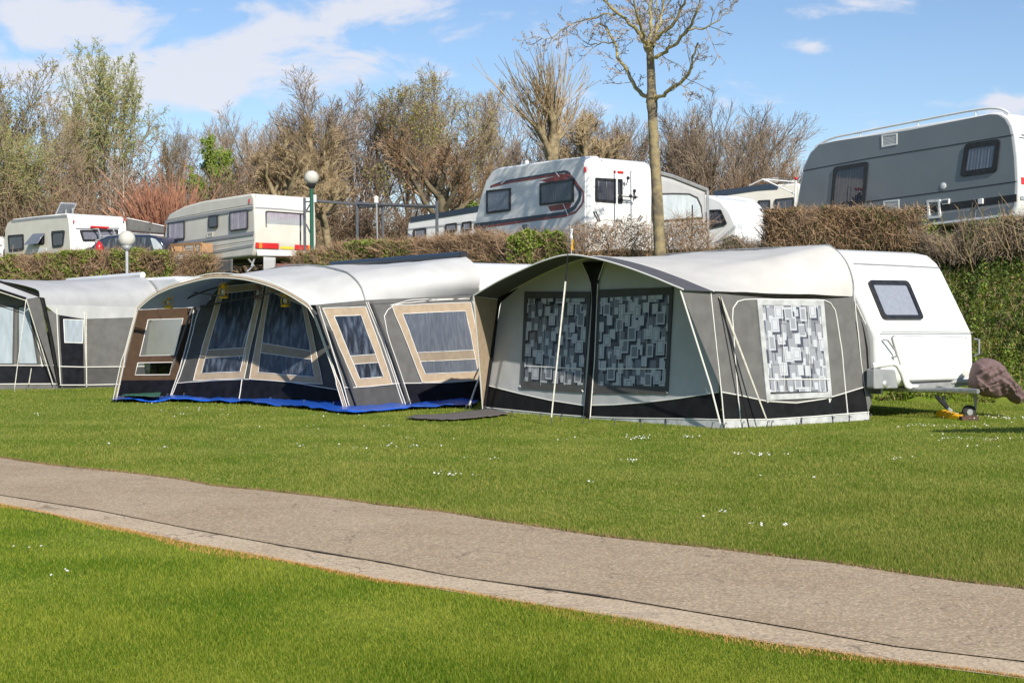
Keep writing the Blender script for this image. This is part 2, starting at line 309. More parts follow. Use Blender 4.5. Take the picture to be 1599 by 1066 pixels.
# ------------------------------------------------------------ ground, bank, path
EX=[-400,-60,-17,-12,-5.8,-1,1.9,6,11,30,400]; EY=[200,62,43.5,41.5,38.3,34.4,32.2,30.4,28.9,24,-40]
def sstep(t): t=np.clip(t,0,1); return t*t*(3-2*t)
def height(x,y):
    x=np.asarray(x,float); y=np.asarray(y,float); d=y-np.interp(x,EX,EY)
    z=np.interp(x,[-9,-4],[2.45,3.0])*np.clip((d+2.7)/2.7,0,1)**.85*np.where(d>-2.7,1,0)
    A=np.interp(x,[-60,-15,0,14,40],[7.5,6.5,3.6,1.6,1.2])
    z=z+A*sstep((y-56)/48)*(d>0)-5*sstep((y-130)/150)
    return z
def hz(x,y): return float(height(x,y))
def ground_mat():
    m=pm('ground_turf',(.11,.175,.015),(.20,.24,.04),.9,.95,bump=.6,bscale=45,spec=.1,detail=8,lo=.38,hi=.62); t=m.node_tree; b=t.nodes['Principled BSDF']
    old=b.inputs['Base Color'].links[0].from_socket
    co=t.nodes.new('ShaderNodeTexCoord').outputs['Object']; s=t.nodes.new('ShaderNodeSeparateXYZ'); t.links.new(co,s.inputs[0])
    nz=t.nodes.new('ShaderNodeTexNoise'); nz.inputs['Scale'].default_value=2.2; nz.inputs['Detail'].default_value=8; t.links.new(co,nz.inputs[0])
    # turf patches drier on a fine scale
    r0=t.nodes.new('ShaderNodeMapRange'); r0.inputs['From Min'].default_value=.56; r0.inputs['From Max'].default_value=.72; r0.inputs['To Max'].default_value=.6; t.links.new(nz.outputs[0],r0.inputs[0])
    m0=t.nodes.new('ShaderNodeMix'); m0.data_type='RGBA'; t.links.new(r0.outputs[0],m0.inputs[0]); t.links.new(old,m0.inputs[6]); m0.inputs[7].default_value=(.15,.13,.04,1)
    # above the terrace the ground is leaf litter and rough growth
    h=mth('MULTIPLY_ADD',nz.outputs[0],3,s.outputs[2],tree=t)
    r1=t.nodes.new('ShaderNodeMapRange'); r1.inputs['From Min'].default_value=4.5; r1.inputs['From Max'].default_value=5.3; t.links.new(h,r1.inputs[0])
    m1=t.nodes.new('ShaderNodeMix'); m1.data_type='RGBA'; t.links.new(r1.outputs[0],m1.inputs[0]); t.links.new(m0.outputs[2],m1.inputs[6]); m1.inputs[7].default_value=(.105,.085,.04,1)
    r2=t.nodes.new('ShaderNodeMapRange'); r2.inputs['From Min'].default_value=.15; r2.inputs['From Max'].default_value=.5; t.links.new(s.outputs[2],r2.inputs[0])
    m2=t.nodes.new('ShaderNodeMix'); m2.data_type='RGBA'; f=mth('MULTIPLY',r2.outputs[0],.75,tree=t); t.links.new(f,m2.inputs[0]); t.links.new(m1.outputs[2],m2.inputs[6]); m2.inputs[7].default_value=(.05,.055,.022,1)
    m3=t.nodes.new('ShaderNodeMix'); m3.data_type='RGBA'; t.links.new(r1.outputs[0],m3.inputs[0]); t.links.new(m2.outputs[2],m3.inputs[6]); m3.inputs[7].default_value=(.11,.088,.045,1)
    t.links.new(m3.outputs[2],b.inputs['Base Color']); return m
xs=np.unique(np.concatenate([np.array([-2000,-1000,-500,-300,-200,-150,-110]),np.arange(-80,-22,2.),np.arange(-22,16,.5),np.arange(16,60,2.),np.array([80,110,150,200,300,500,1000,2000])]))
ys=np.unique(np.concatenate([np.array([-200,-100,-50,-20]),np.arange(-10,22,1.),np.arange(22,48,.4),np.arange(48,110,1.5),np.array([115,125,140,160,190,230,300,450,700,1200,2500])]))
X,Y=np.meshgrid(xs,ys); Z=height(X,Y)
bumpy=np.array([[noise.noise(V((x*.6,y*.6,0))) for x in xs] for y in ys]); Z=Z+bumpy*np.where(Z>.05,.22,0)
vv=np.stack([X,Y,Z],-1).reshape(-1,3); nx=len(xs); ii=(np.arange(len(ys)-1)[:,None]*nx+np.arange(nx-1)[None]).ravel()
props(npobj('ground',vv,np.stack([ii,ii+1,ii+nx+1,ii+nx],1),ground_mat(),sm=True),kind='structure')
def curve(pxs):
    P=[g(x,y) for x,y in pxs]; a=P[0]-P[1]; b=P[-1]-P[-2]; P=[P[0]+a.normalized()*25]+[P[0]+a.normalized()*6]+P+[P[-1]+b.normalized()*6,P[-1]+b.normalized()*20]
    return P
far=curve([(0,716),(80,728),(200,740),(280,750),(330,760),(425,769),(500,777.5),(600,791),(700,802.5),(800,819),(900,834),(1000,847),(1100,857),(1200,870),(1300,881),(1400,897),(1500,911),(1599,922)])
seam=curve([(0,774),(150,797.5),(300,827.5),(450,855),(600,880),(700,900),(800,914),(930,931),(1100,960),(1250,985),(1400,1012),(1599,1035)])
near=curve([(0,788),(100,808.5),(200,828.5),(300,850),(400,867.6),(500,888),(600,908),(700,923),(800,939),(900,955),(1000,970),(1100,989),(1200,1005),(1300,1019),(1400,1035),(1599,1061)])
def strip(name,c1,c2,z,m,n=420,w1=0,w2=0,seed=0):
    A=resample(c1,n); vs=[];B=[(p.x,p.y) for p in c2]; bx=[p[0] for p in B]; by=[p[1] for p in B]
    for p in A:
        q=V((p.x,float(np.interp(p.x,bx,by)),0))
        j1=noise.noise(V((p.x*2.3,seed,0)))*w1+noise.noise(V((p.x*11,seed,0)))*w1*.5; j2=noise.noise(V((p.x*2.1,seed+9,0)))*w2+noise.noise(V((p.x*12,seed+9,0)))*w2*.5
        for k in range(7): vs.append((p.x,(p.y+j1)*(1-k/6)+(q.y+j2)*k/6,z))
    fs=[[i*7+k,i*7+k+1,(i+1)*7+k+1,(i+1)*7+k] for i in range(n-1) for k in range(6)]
    return props(npobj(name,vs,fs,m,sm=True),kind='structure')
def road_mat(name,c1,c2,c3,crack=1.1):
    m=pm(name,c1,c2,1.1,.92,bump=.35,bscale=140,spec=.2,detail=9,bdist=.01); t=m.node_tree; b=t.nodes['Principled BSDF']
    old=b.inputs['Base Color'].links[0].from_socket; co=t.nodes.new('ShaderNodeTexCoord').outputs['Object']
    v=t.nodes.new('ShaderNodeTexVoronoi'); v.inputs['Scale'].default_value=75; t.links.new(co,v.inputs[0])
    sp=t.nodes.new('ShaderNodeSeparateColor'); t.links.new(v.outputs['Color'],sp.inputs[0])
    r=t.nodes.new('ShaderNodeMapRange'); r.inputs['From Min'].default_value=.55; r.inputs['From Max'].default_value=.95; r.inputs['To Max'].default_value=.8; t.links.new(sp.outputs[0],r.inputs[0])
    k=t.nodes.new('ShaderNodeMix'); k.data_type='RGBA'; t.links.new(r.outputs[0],k.inputs[0]); t.links.new(old,k.inputs[6]); k.inputs[7].default_value=(*c3,1)
    r2=t.nodes.new('ShaderNodeMapRange'); r2.inputs['From Min'].default_value=.0; r2.inputs['From Max'].default_value=.35; r2.inputs['To Min'].default_value=.6; r2.inputs['To Max'].default_value=0; t.links.new(sp.outputs[1],r2.inputs[0])
    k2=t.nodes.new('ShaderNodeMix'); k2.data_type='RGBA'; t.links.new(r2.outputs[0],k2.inputs[0]); t.links.new(k.outputs[2],k2.inputs[6]); k2.inputs[7].default_value=(.17,.14,.115,1)
    n2=t.nodes.new('ShaderNodeTexNoise'); n2.inputs['Scale'].default_value=1.7; n2.inputs['Detail'].default_value=6; q=t.nodes.new('ShaderNodeMapping'); q.inputs['Scale'].default_value=(.6,2.2,1); q.inputs['Location'].default_value=(3,7,0); t.links.new(co,q.inputs[0]); t.links.new(q.outputs[0],n2.inputs[0])
    r3=t.nodes.new('ShaderNodeMapRange'); r3.inputs['From Min'].default_value=.62; r3.inputs['From Max'].default_value=.75; r3.inputs['To Max'].default_value=.5; t.links.new(n2.outputs[0],r3.inputs[0])
    k3=t.nodes.new('ShaderNodeMix'); k3.data_type='RGBA'; t.links.new(r3.outputs[0],k3.inputs[0]); t.links.new(k2.outputs[2],k3.inputs[6]); k3.inputs[7].default_value=(.22,.185,.155,1)
    # hairline cracks, wandering and broken
    wn=t.nodes.new('ShaderNodeTexNoise'); wn.inputs['Scale'].default_value=3; wn.inputs['Detail'].default_value=6; t.links.new(co,wn.inputs[0])
    va=t.nodes.new('ShaderNodeVectorMath'); va.operation='MULTIPLY_ADD'; t.links.new(wn.outputs['Color'],va.inputs[0]); va.inputs[1].default_value=(.5,.5,0); t.links.new(co,va.inputs[2])
    vc=t.nodes.new('ShaderNodeTexVoronoi'); vc.feature='DISTANCE_TO_EDGE'; vc.inputs['Scale'].default_value=crack; t.links.new(va.outputs[0],vc.inputs[0])
    c1_=mth('LESS_THAN',vc.outputs[0],.012*crack/2,tree=t); n4=t.nodes.new('ShaderNodeTexNoise'); n4.inputs['Scale'].default_value=1.3; t.links.new(co,n4.inputs[0]); c2_=mth('GREATER_THAN',n4.outputs[0],.52,tree=t)
    k4=t.nodes.new('ShaderNodeMix'); k4.data_type='RGBA'; t.links.new(mth('MULTIPLY',mth('MULTIPLY',c1_,c2_,tree=t),.55,tree=t),k4.inputs[0]); t.links.new(k3.outputs[2],k4.inputs[6]); k4.inputs[7].default_value=(.13,.10,.075,1)
    t.links.new(k4.outputs[2],b.inputs['Base Color']); return m
M['asphalt']=road_mat('worn_tan_asphalt',(.35,.262,.168),(.42,.325,.218),(.62,.49,.34))
M['gutter']=road_mat('pale_concrete_edging',(.47,.36,.24),(.57,.45,.31),(.66,.54,.39),3.2)
strip('path',far,seam,.012,M['asphalt'],w1=.05,w2=.012)
strip('path_edging',seam,near,.006,M['gutter'],w1=0,w2=.03,seed=3)
M['soil']=pm('dark_joint_soil',(.09,.07,.05),(.18,.145,.10),20,.95,bump=.5,bscale=60)
# the dark joint between asphalt and edging: a thin ragged line of soil
jn=[]; jf=[]; A=resample(seam,900)
for i,p in enumerate(A):
    wv=float(np.interp(p.x,[-6,-3,-1.5,.5,1,2,3],[.1,.4,1,1,.4,.2,.5]))*max(.0006,.005+.018*noise.noise(V((p.x*1.3,5,0)))+.02*noise.noise(V((p.x*9,2,0)))); jn+= [(p.x,p.y-.022-wv,.0165),(p.x,p.y-.022+wv,.0165)]
props(npobj('path_joint',jn,[[2*i,2*i+1,2*i+3,2*i+2] for i in range(len(A)-1)],M['soil']),kind='structure')
# cracks and worn marks in the edging
# ------------------------------------------------------------ grass blades, scorched edge, daisies
FX=[p.x for p in far];FY=[p.y for p in far];NX=[p.x for p in near];NY=[p.y for p in near]
def scatter(n,y0,y1,pw,marg=1.75):
    u=RNG.random(n*2); y=(y0**(1-pw)+u*(y1**(1-pw)-y0**(1-pw)))**(1/(1-pw)) if pw!=1 else y0*(y1/y0)**u
    x=(RNG.random(n*2)*2-1)*y*.36*marg
    return x,y
def blades(x,y,h,wd,z0=0,lean=.5):
    n=len(x); a=RNG.random(n)*6.283; l=RNG.random(n)*lean; b=RNG.random(n)*6.283; hh=h*(.5+RNG.random(n))
    dx=np.cos(a)*wd/2; dy=np.sin(a)*wd/2; tx=x+np.cos(b)*l*hh; ty=y+np.sin(b)*l*hh
    z=height(x,y)+z0 if np.isscalar(z0) else z0
    v=np.empty((n,3,3)); v[:,0]=np.stack([x-dx,y-dy,z],1); v[:,1]=np.stack([x+dx,y+dy,z],1); v[:,2]=np.stack([tx,ty,z+hh],1)
    return v.reshape(-1,3), np.arange(n*3).reshape(-1,3)
def field(x,y,s,sd):   # cheap smooth variation of sward height
    return .5+.25*(np.sin(x*s+sd)+np.sin(y*s*1.3+x*s*.6+sd*2))
x,y=scatter(540000,5.6,16,2.2); k=(y<np.interp(x,NX,NY)-.02); x,y=x[k],y[k]
v1,f1=blades(x,y,.013+.012*field(x,y,3,1),.0036*(y/8)**.8,lean=.9)
x,y=scatter(560000,8,34,2.2); k=(y>np.interp(x,FX,FY)+.03)&(y<np.interp(x,EX,EY)-2.5); x,y=x[k],y[k]
v2,f2=blades(x,y,.015+.014*field(x,y,1.5,3),.0040*(y/8)**.9,lean=.9)
props(npobj('lawn_grass',v1,f1,M['grassblade']),kind='stuff',label='short mown green grass in front of the path')
props(npobj('lawn_grass',v2,f2,M['grassfar']),kind='stuff',label='short mown drier grass between the path and the awnings')
xx=np.interp(RNG.random(26000),[0,1],[-9,7]); e=RNG.random(26000)**1.7*.13*(1+.7*np.sin(xx*2.1)+.5*np.sin(xx*5.3)); yy=np.interp(xx,NX,NY)+.02-e
v1,f1=blades(xx,yy,.016,.006,lean=1.3); x3=np.interp(RNG.random(8000),[0,1],[-9,7]); y3=np.interp(x3,FX,FY)+.05-RNG.random(8000)*.06
props(npobj('scorched_grass',v1,f1,M['drygrass']),kind='stuff',label='orange scorched grass along the near edge of the path')
v1,f1=blades(x3,y3,.03,.008,lean=1.6); props(npobj('edge_grass',v1,f1,M['leafdry']),kind='stuff',label='matted brown grass fringe at the far edge of the path')
spots=[(1000,687,14,26),(1070,686,10,14),(1190,713,24,30),(985,724,10,8),(920,757,5,4),(1130,803,5,6),(1095,812,4,3),(1180,825,8,6),(1225,826,6,4),(1540,690,25,16),(1480,688,25,14),(1400,721,14,8),(1540,700,20,6),(1480,668,60,45),(1560,655,40,50),(640,700,35,14),(560,703,10,4),(250,704,12,5),(180,695,30,5),(490,700,30,10),(700,745,16,14),(660,690,20,5),(60,650,20,4),(300,640,30,10),(470,650,60,10),(240,632,20,8),(880,690,30,5),(760,720,20,4),(30,860,40,3),(90,900,20,3),(1470,938,12,3),(330,650,50,12),(1250,748,60,5),(900,870,1,1),(620,670,80,12)]
dv=[];df=[]
for px,py,sp,n in spots:
    for i in range(n):
        p=g(px+random.gauss(0,sp*.8),py+random.gauss(0,1.6)); yf=np.interp(p.x,NX,NY); 
        if yf-.05<p.y<np.interp(p.x,FX,FY)+.05: continue
        o=len(dv); r=.006+random.random()*.005; tx,ty=random.uniform(-.5,.5),random.uniform(-.7,.1); h=.03+random.random()*.02
        for j in range(6): c=j*math.pi/3; dv.append((p.x+r*math.cos(c),p.y+r*math.sin(c),h+r*math.cos(c)*tx+r*math.sin(c)*-ty))
        df.append([o,o+1,o+2,o+3]); df.append([o,o+3,o+4,o+5])
props(npobj('daisies',dv,df,M['daisy']),kind='stuff',label='tiny white daisies scattered in clusters over the lawn')
# ------------------------------------------------------------ common tent pieces
def peg(p,root,name='peg'):
    mb=MB(); a=V((.12,-.3,1)).normalized(); p=V(p); q=p+V((random.uniform(-.02,.02),-.02,0))
    mb.tube([q-a*.05,q+a*.11],.007,6); mb.tube([q+a*.11,q+a*.11+V((.02,0,0)),q+a*.09+V((.025,0,0))],.006,5); obj(name,mb,M['steel'],root)
def windowset(pl,quad,root,fm,inner,fw=.07,o=.014,pvc=True,name='window',bar=None,label=None,barw=.09,pipe=True):
    """a tent window: fabric border, coloured inside curtain and clear foil"""
    q=[V(pl.hit(*p)) for p in quad]; i4=inset(q,fw)
    def fil(a,b,n=8): return [a.lerp(b,k/n) for k in range(n)]
    def den(z): return fil(z[0],z[1])+fil(z[1],z[2])+fil(z[2],z[3])+fil(z[3],z[0])
    mb=MB(); mb.ring(pl,den(q),den(i4),o,o+.004); fr=obj(name,mb,fm,root,label=label)
    def surf(off): return lambda s,t: pl.pt(*(i4[3].lerp(i4[2],s).lerp(i4[0].lerp(i4[1],s),t)),off)
    cb=MB(); cb.grid(surf(o-.001),16,12); obj('curtain',cb,inner,fr)
    if bar is not None:
        bb=MB(); bb.grid(lambda s,t: pl.pt(*(i4[3].lerp(i4[2],s).lerp(i4[0].lerp(i4[1],s),bar-barw/2+barw*t)),o+.004),16,2); obj('cross_band',bb,fm,fr)
        if pipe:
            pb=MB()
            for e in (bar-barw/2,bar+barw/2): pb.tube([pl.pt(*(i4[3].lerp(i4[2],k/12).lerp(i4[0].lerp(i4[1],k/12),e)),o+.008) for k in range(13)],.007,5)
            obj('piping',pb,M['pipe'],fr)
    if pvc: pb=MB(); pb.grid(surf(o+.012 if bar is not None else o+.006),16,12); obj('clear_foil',pb,M['pvc'],fr,sm=True)
    if pipe:
        pb=MB()
        for z in (q,i4): d=den(z); pb.tube([pl.pt(p.x,p.y,o+.006) for p in d+[d[0]]],.008,5,cap=False)
        obj('piping',pb,M['pipe'],fr)
    return fr
def rectcurtain(pl,quad,parent,mats,off,seed,cell=(.15,.19)):
    """printed curtain of overlapping squares: mats = ground, light, mid, dark"""
    rd=random.Random(seed); q=[V(pl.hit(*p)) for p in quad]; W=(q[1]-q[0]).length; H=(q[3]-q[0]).length
    def P(x,y,o): s=min(1,max(0,x/W)); t=min(1,max(0,y/H)); p=q[3].lerp(q[2],s).lerp(q[0].lerp(q[1],s),t); return pl.O+pl.U*p.x+pl.W*p.y+pl.N*(off+o*1.3)
    mb=MB(); mb.grid(lambda s,t:P(s*W,t*H,0),14,12)
    def rect(x,y,w,h,o,mi):
        x0,x1=max(0,x),min(W,x+w); y0,y1=max(0,y),min(H,y+h)
        if x1-x0<.012 or y1-y0<.012: return
        mb.mi=mi; mb.add([P(x0,y0,o),P(x1,y0,o),P(x1,y1,o),P(x0,y1,o)],[[0,1,2,3]])
    off_=0; k3=cell[0]/.15; nx=int(W/cell[0])+2; ny=int(H/cell[1])+2
    for i in range(-1,int(nx*1.35)+1):
        for j in range(-1,int(ny*1.25)+1):
            x=i*cell[0]*.74+(cell[0]*.37 if j%2 else 0)+rd.uniform(-.03,.03); y=j*cell[1]*.8+(.06 if i%2 else 0)+rd.uniform(-.03,.03)
            k=rd.random(); o=.001+.0011*((i*7+j*3)%4)
            if rd.random()<.55: rect(x-.04,y-.05,.09,.2,.0006+o*.1,2)
            if k<.42:
                w_,h_=k3*rd.uniform(.085,.115),k3*rd.uniform(.12,.16)
                rect(x+.035,y-.035,w_,h_*.85,o,3); rect(x,y,w_,h_,o+.0003,1); rect(x+.024,y+.026,w_-.048,h_-.052,o+.0006,2); 
                if rd.random()<.6: rect(x+.034,y+.036,w_-.068,h_-.072,o+.0009,1)
            elif k<.62:
                rect(x+.03*k3,y-.03*k3,.075*k3,.10*k3,o,3); rect(x,y,.075*k3,.10*k3,o+.0003,1)
            else:
                rect(x,y,.09*k3,.12*k3,o,2); rect(x,y,.014,.14*k3,o+.0003,3); rect(x+.03*k3,y-.03*k3,.05*k3,.07*k3,o+.0006,1)
    return obj('printed_curtain',mb,mats,parent,sm=False,recalc=False)
# ============================================================ grey awning with printed curtains (nearest)
F3=g(1131,669); L3=g(757,641); C3=g(1357,656)
T=thing('awning_tent','grey awning with arched charcoal canopy and square-printed curtains, nearest to the camera','awning',(F3+L3)/2,'awning tents on the lower lawn')
SP=Plane(F3,C3-F3,seed=3,amp=.02,lean=R(4)); FP=Plane(F3,L3-F3,seed=5,amp=.010,lean=R(7)); SF=Plane(F3,C3-F3,lean=R(4)); FF=Plane(F3,L3-F3,lean=R(7))
# canopy arch lies in its own upright plane in front of the wall
K=SP.pt(-.70,1.98); K2=at(739.5,462,23.4); AP=Plane(V((K.x,K.y,0)),V((K2.x-K.x,K2.y-K.y,0)))
arch_px=[(1067,452.5),(1045,443.5),(1020,433),(975,416.5),(930,404),(887,398.5),(848,408),(810,424),(775,441),(739.5,462)]
arch=smooth([AP.px(*p) for p in arch_px],5)
B0=at(1110,457,(SP.px(1110,457)).y); B1=FP.px(778,467)
zl=[(p-K).dot((K2-K).normalized())/(K2-K).length for p in arch]
inner=[B0.lerp(B1,t)+V((0,0,(p.z-(K.z*(1-t)+K2.z*t))*1.06+.005)) for p,t in zip(arch,zl)]
CU=V((-.607,.794,0)); CV=V((.794,.607,0)); C0=V((C3.x,C3.y,0))-CU*.15
RP=Plane(C0+CV*.0,CU)    # upright plane of the caravan's side
rail=[RP.px(*p) for p in [(1331,462),(1331,440),(1322,412),(1307,393),(1292,382.5)]]
ru=(rail[-1]-C0).dot(CU); rail=smooth(rail,4)+[C0+CU*u+UP*z for u,z in ((ru+.5,2.745),(3,2.74),(4.6,2.72),(5.1,2.6),(5.4,2.2),(5.5,1.9))]
mid=[(p+q)/2 for p,q in zip(resample(inner,41),resample(rail,41))]
mb=MB(); mb.loft([inner,rail],60,24,.02,.05); obj('roof',mb,M['canvascream'],T)
mb=MB(); mb.loft([arch,inner],60,3,.004); obj('canopy',mb,M['canopy'],T)
mb=MB(); mb.tube([p+V((0,0,.006)) for p in arch],.013,6); mb.tube([p+V((0,0,.004)) for p in inner],.009,6); obj('piping',mb,M['pipe'],T)
mb=MB(); mb.tube([p+CV*.02 for p in rail[:18]]+[p+UP*.01 for p in rail[18:22]],.016,6); obj('rail_edging',mb,M['greyplastic'],T)
# side wall towards the caravan
sg=obj; top=[(1110,457),(1150,461),(1210,466),(1270,468),(1331,464)]; bot=[(1131,668),(1200,668),(1270,662),(1357,655)]
stripT=[(1127,612),(1160,618),(1194,626),(1242,629),(1290,622),(1349,604)]; stripB=[(1129,655),(1200,654.5),(1270,650),(1356,643)]
mb=MB(); mb.wall(SP,stripT,top,0,44,24); sw=obj('side_wall',mb,M['canvasgrey'],T)
mb=MB(); mb.wall(SP,stripB,stripT,.0,44,6); obj('skirt',mb,M['black'],T,label='black lower band of the side wall')
mb=MB(); mb.wall(SP,bot,stripB,.003,44,3); obj('mud_flap',mb,M['mudflap'],T,label='pale mud flap under the side wall')
mb=MB()
for l in (stripT,stripB,[(1156,655),(1150,600),(1142,490),(1145,475),(1155,468),(1180,467),(1284,468),(1298,474),(1304,486),(1312,540),(1323,648)],[(1131,668),(1126,612),(1110,457)],[(1333,462),(1344,560),(1356,655)],[(1117,461),(1117,668)] and [(1336,474),(1359,526),(1361,606)]): mb.pipe(SP,l,.009,.008)
obj('piping',mb,M['pipe'],sw)
cm_dark=[pm('curtain_ground_dark',(.105,.10,.10),(.09,.088,.088),8,.8),pm('curtain_pale_print',(.60,.60,.60),None,rough=.8),pm('curtain_mid_print',(.24,.24,.26),None,rough=.8),pm('curtain_black_print',(.025,.027,.035),None,rough=.8)]
cm_light=[pm('curtain_ground_grey',(.27,.27,.285),(.23,.23,.245),8,.8),pm('curtain_white_print',(.68,.68,.69),None,rough=.8),pm('curtain_soft_print',(.40,.40,.42),None,rough=.8),pm('curtain_slate_print',(.085,.09,.12),None,rough=.8)]
wq=[(1180,467.5),(1284,469),(1297,620),(1195,625)]
q=[V(SP.hit(*p)) for p in wq]; mb=MB(); i4=inset(q,.085); mb.ring(SF,q,i4,-.02,.034); wf=obj('window',mb,M['mudflap'],T,label='side window with pale frame and white square-print curtain')
iq=[(1187,477.5),(1278,477.5),(1290.5,611),(1200,612)]; rectcurtain(SP,iq,wf,cm_light,.030,4,(.23,.26))
mb=MB(); mb.grid(lambda s,t:SF.pt(*(i4[3].lerp(i4[2],s).lerp(i4[0].lerp(i4[1],s),t)),.042),8,8); obj('clear_foil',mb,M['pvc'],wf)
mb=MB(); mb.band(SF,[(1196,592),(1292,592)],.014,.046); mb.band(SF,[(1218,478),(1222,612)],.007,.046); mb.band(SF,[(1258,478),(1262,612)],.007,.046)
for x in (1199,1296): mb.pipe(SP,[(x-3,614),(x,632),(x+1,622)],.012,.01)
obj('tie',mb,M['pipe'],wf)
# draught flap between awning and caravan nose
mb=MB(); P=[(1336,474),(1352,505),(1359,535),(1362,606)]; Q=[(1334,470),(1345,560),(1350,606),(1356,652)]
mb.grid(lambda s,t: (SP.px(*Q[0],.0).lerp(SP.px(*Q[0]),0) if False else resample([SP.px(*p) for p in Q],13)[round(t*12)].lerp(resample([RP.px(*p)-CV*.0 for p in P],13)[round(t*12)],s)+CV*-.03*math.sin(s*9)),6,12); obj('draught_flap',mb,M['canvasgrey'],T)
# front wall
ft=[(1113,470),(1100,462),(1060,436),(1020,420),(975,410),(940,407),(905,407),(870,415),(835,431),(805,449),(783,470)]
fT=[(1123,612),(1060,622),(1010,628),(960,632),(912,633),(860,625),(810,614),(759,601)]; fB=[(1127,655),(1060,653.5),(1010,653),(960,652),(912,650),(860,646),(810,641),(759,636)]; fG=[(1130,669),(1060,666.5),(1010,664),(960,661.5),(912,658),(860,654),(810,648),(757,641)]
mb=MB(); mb.wall(FP,fT,ft,0,60,26); fw=obj('front_wall',mb,M['canvasltgrey'],T)
mb=MB(); mb.wall(FP,fB,fT,0,60,6); obj('skirt',mb,M['black'],T,label='black lower band of the front wall')
mb=MB(); mb.wall(FP,fG,fB,.004,60,3); obj('mud_flap',mb,M['mudflap'],T,label='pale mud flap under the front wall')
mb=MB(); mb.pipe(FP,fT,.009,.008); mb.pipe(FP,fB,.009,.008); obj('piping',mb,M['pipe'],fw)
for qd,iq,lb,sd in (([(820.5,455.5),(924,455.5),(912,613),(814.5,606)],[(825,466),(919,466),(911.5,602),(819,595)],'left front window with dark frame and square-print curtain',11),([(934,452.5),(1052.5,448.5),(1043.5,615),(927,614)],[(938,465.5),(1046.5,460),(1040,603),(935,602)],'right front window with dark frame and square-print curtain',12)):
    q=[V(FP.hit(*p)) for p in qd]; i4=[V(FP.hit(*p)) for p in iq]; mb=MB(); mb.ring(FF,q,i4,-.02,.024); wf=obj('window',mb,M['canvasdkgrey'],T,label=lb)
    rectcurtain(FP,iq,wf,cm_dark,.016,sd,(.235,.27))
    mb=MB(); mb.grid(lambda s,t:FP.pt(*(i4[3].lerp(i4[2],s).lerp(i4[0].lerp(i4[1],s),t)),.034),10,10); obj('clear_foil',mb,M['pvc'],wf)
    mb=MB(); x0,x1=iq[3][0],iq[2][0]; mb.band(FF,[(x0+3,571+(x0>900)*5),(x1,576)],.014,.040); mb.band(FF,[(x0+(x1-x0)*.34+4,466),(x0+(x1-x0)*.3,602)],.006,.040); mb.band(FF,[(x0+(x1-x0)*.74+4,466),(x0+(x1-x0)*.7,602)],.006,.040)
    for p in (qd[2],qd[3]): mb.pipe(FP,[(p[0]-2,p[1]-4),(p[0],p[1]-1)],.016,.016)
    obj('tie',mb,M['pipe'],wf)
# black centre pole sleeve, wide at the top
mb=MB(); C=[[(911,410),(925,440),(927,470),(922,560),(913.5,655)],[(946,409),(935.5,440),(934.5,470),(931,560),(924,657)]]
a=resample([FP.px(*p,.03) for p in C[0]],20); b=resample([FP.px(*p,.03) for p in C[1]],20); mb.grid(lambda s,t:a[round(t*19)].lerp(b[round(t*19)],s)+FP.N*.03*math.sin(math.pi*s),4,19); cp=obj('centre_pole_sleeve',mb,M['black'],T,thick=.01)
mb=MB()
for c in C: mb.tube([FP.px(*p,.036) for p in c],.009,5)
obj('piping',mb,M['pipe'],cp)
# left upright of the front frame
mb=MB(); mb.tube([FP.px(783,467,.03),FP.px(779,480,.03),FP.px(770,550,.03),FP.px(757,640,.03)],.035,8); mb.tube([FP.px(783,467,.0),FP.px(820,436,.0),FP.px(870,413,0)],.05,8); obj('frame_pole',mb,M['black'],T)
# wings of the canopy
mb=MB(); tr=[K,B0]; 
def tri(a,b,c,n=10): 
    m_=MB(); m_.grid(lambda s,t:a.lerp(b,s).lerp(c,t)+(FP.N*.01*noise.noise(a.lerp(b,s).lerp(c,t)*3)),n,n); return m_
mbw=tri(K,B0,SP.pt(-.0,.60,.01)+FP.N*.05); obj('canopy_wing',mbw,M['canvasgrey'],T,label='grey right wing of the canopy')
mbw=tri(K2,FP.px(781,468,.03),FP.px(757,640,.05)); obj('canopy_wing',mbw,M['beige'],T,label='tan left wing of the canopy')  # left wing in beige canvas
mb=MB(); mb.tube([K,SP.pt(-.0,.6,.01)+FP.N*.06+(K-SP.pt(0,1.98))*.25,SP.pt(0,.05)+FP.N*.08],.013,6); obj('wing_piping',mb,M['pipe'],T)
mb=MB(); mb.tube([FP.px(757,640,.05),K2,FP.px(781,468,.03)],.012,6); obj('wing_piping',mb,M['pipe'],T)
# guy straps
mb=MB(); top_=arch[25]; gp=g(861,664); mb.tube([top_+V((0,0,.02)),top_.lerp(gp,.16)],.012,5); mb.mi=1; mb.tube([top_.lerp(gp,.16),gp+V((0,0,.12))],[.015,.012],5); obj('guy_strap',mb,[M['black'],M['strap']],T,label='long white strap from the peak of the canopy to the lawn'); peg(gp,T)
mb=MB(); a=SP.pt(.0,1.9,.04); b_=g(1198,668); mb.tube([a,b_+V((0,0,.1))],[.02,.011],5); obj('guy_strap',mb,M['strap'],T); peg(b_,T); peg(b_+V((.06,.02,0)),T)
mb=MB(); mb.tube([a+SP.N*.01,SP.px(1158,668,.16)],.011,5); obj('guy_cord',mb,M['black'],T)
for px,py in ((1112,670),(1122,671),(1131,671),(1158,669),(1250,663),(1299,661),(1325,660),(1357,657),(912,661),(920,662),(958,664),(1000,667),(1040,668),(845,655),(800,651),(757,644),(877,657)): peg(g(px,py),T)
mb=MB()
for px in (1000,1040,958,877,845,800): 
    mb.pipe(FP,[(px,653-(1000-px)*.0-max(0,(940-px)*.09)),(px+1,664-max(0,(990-px)*.085))],.008,.012)
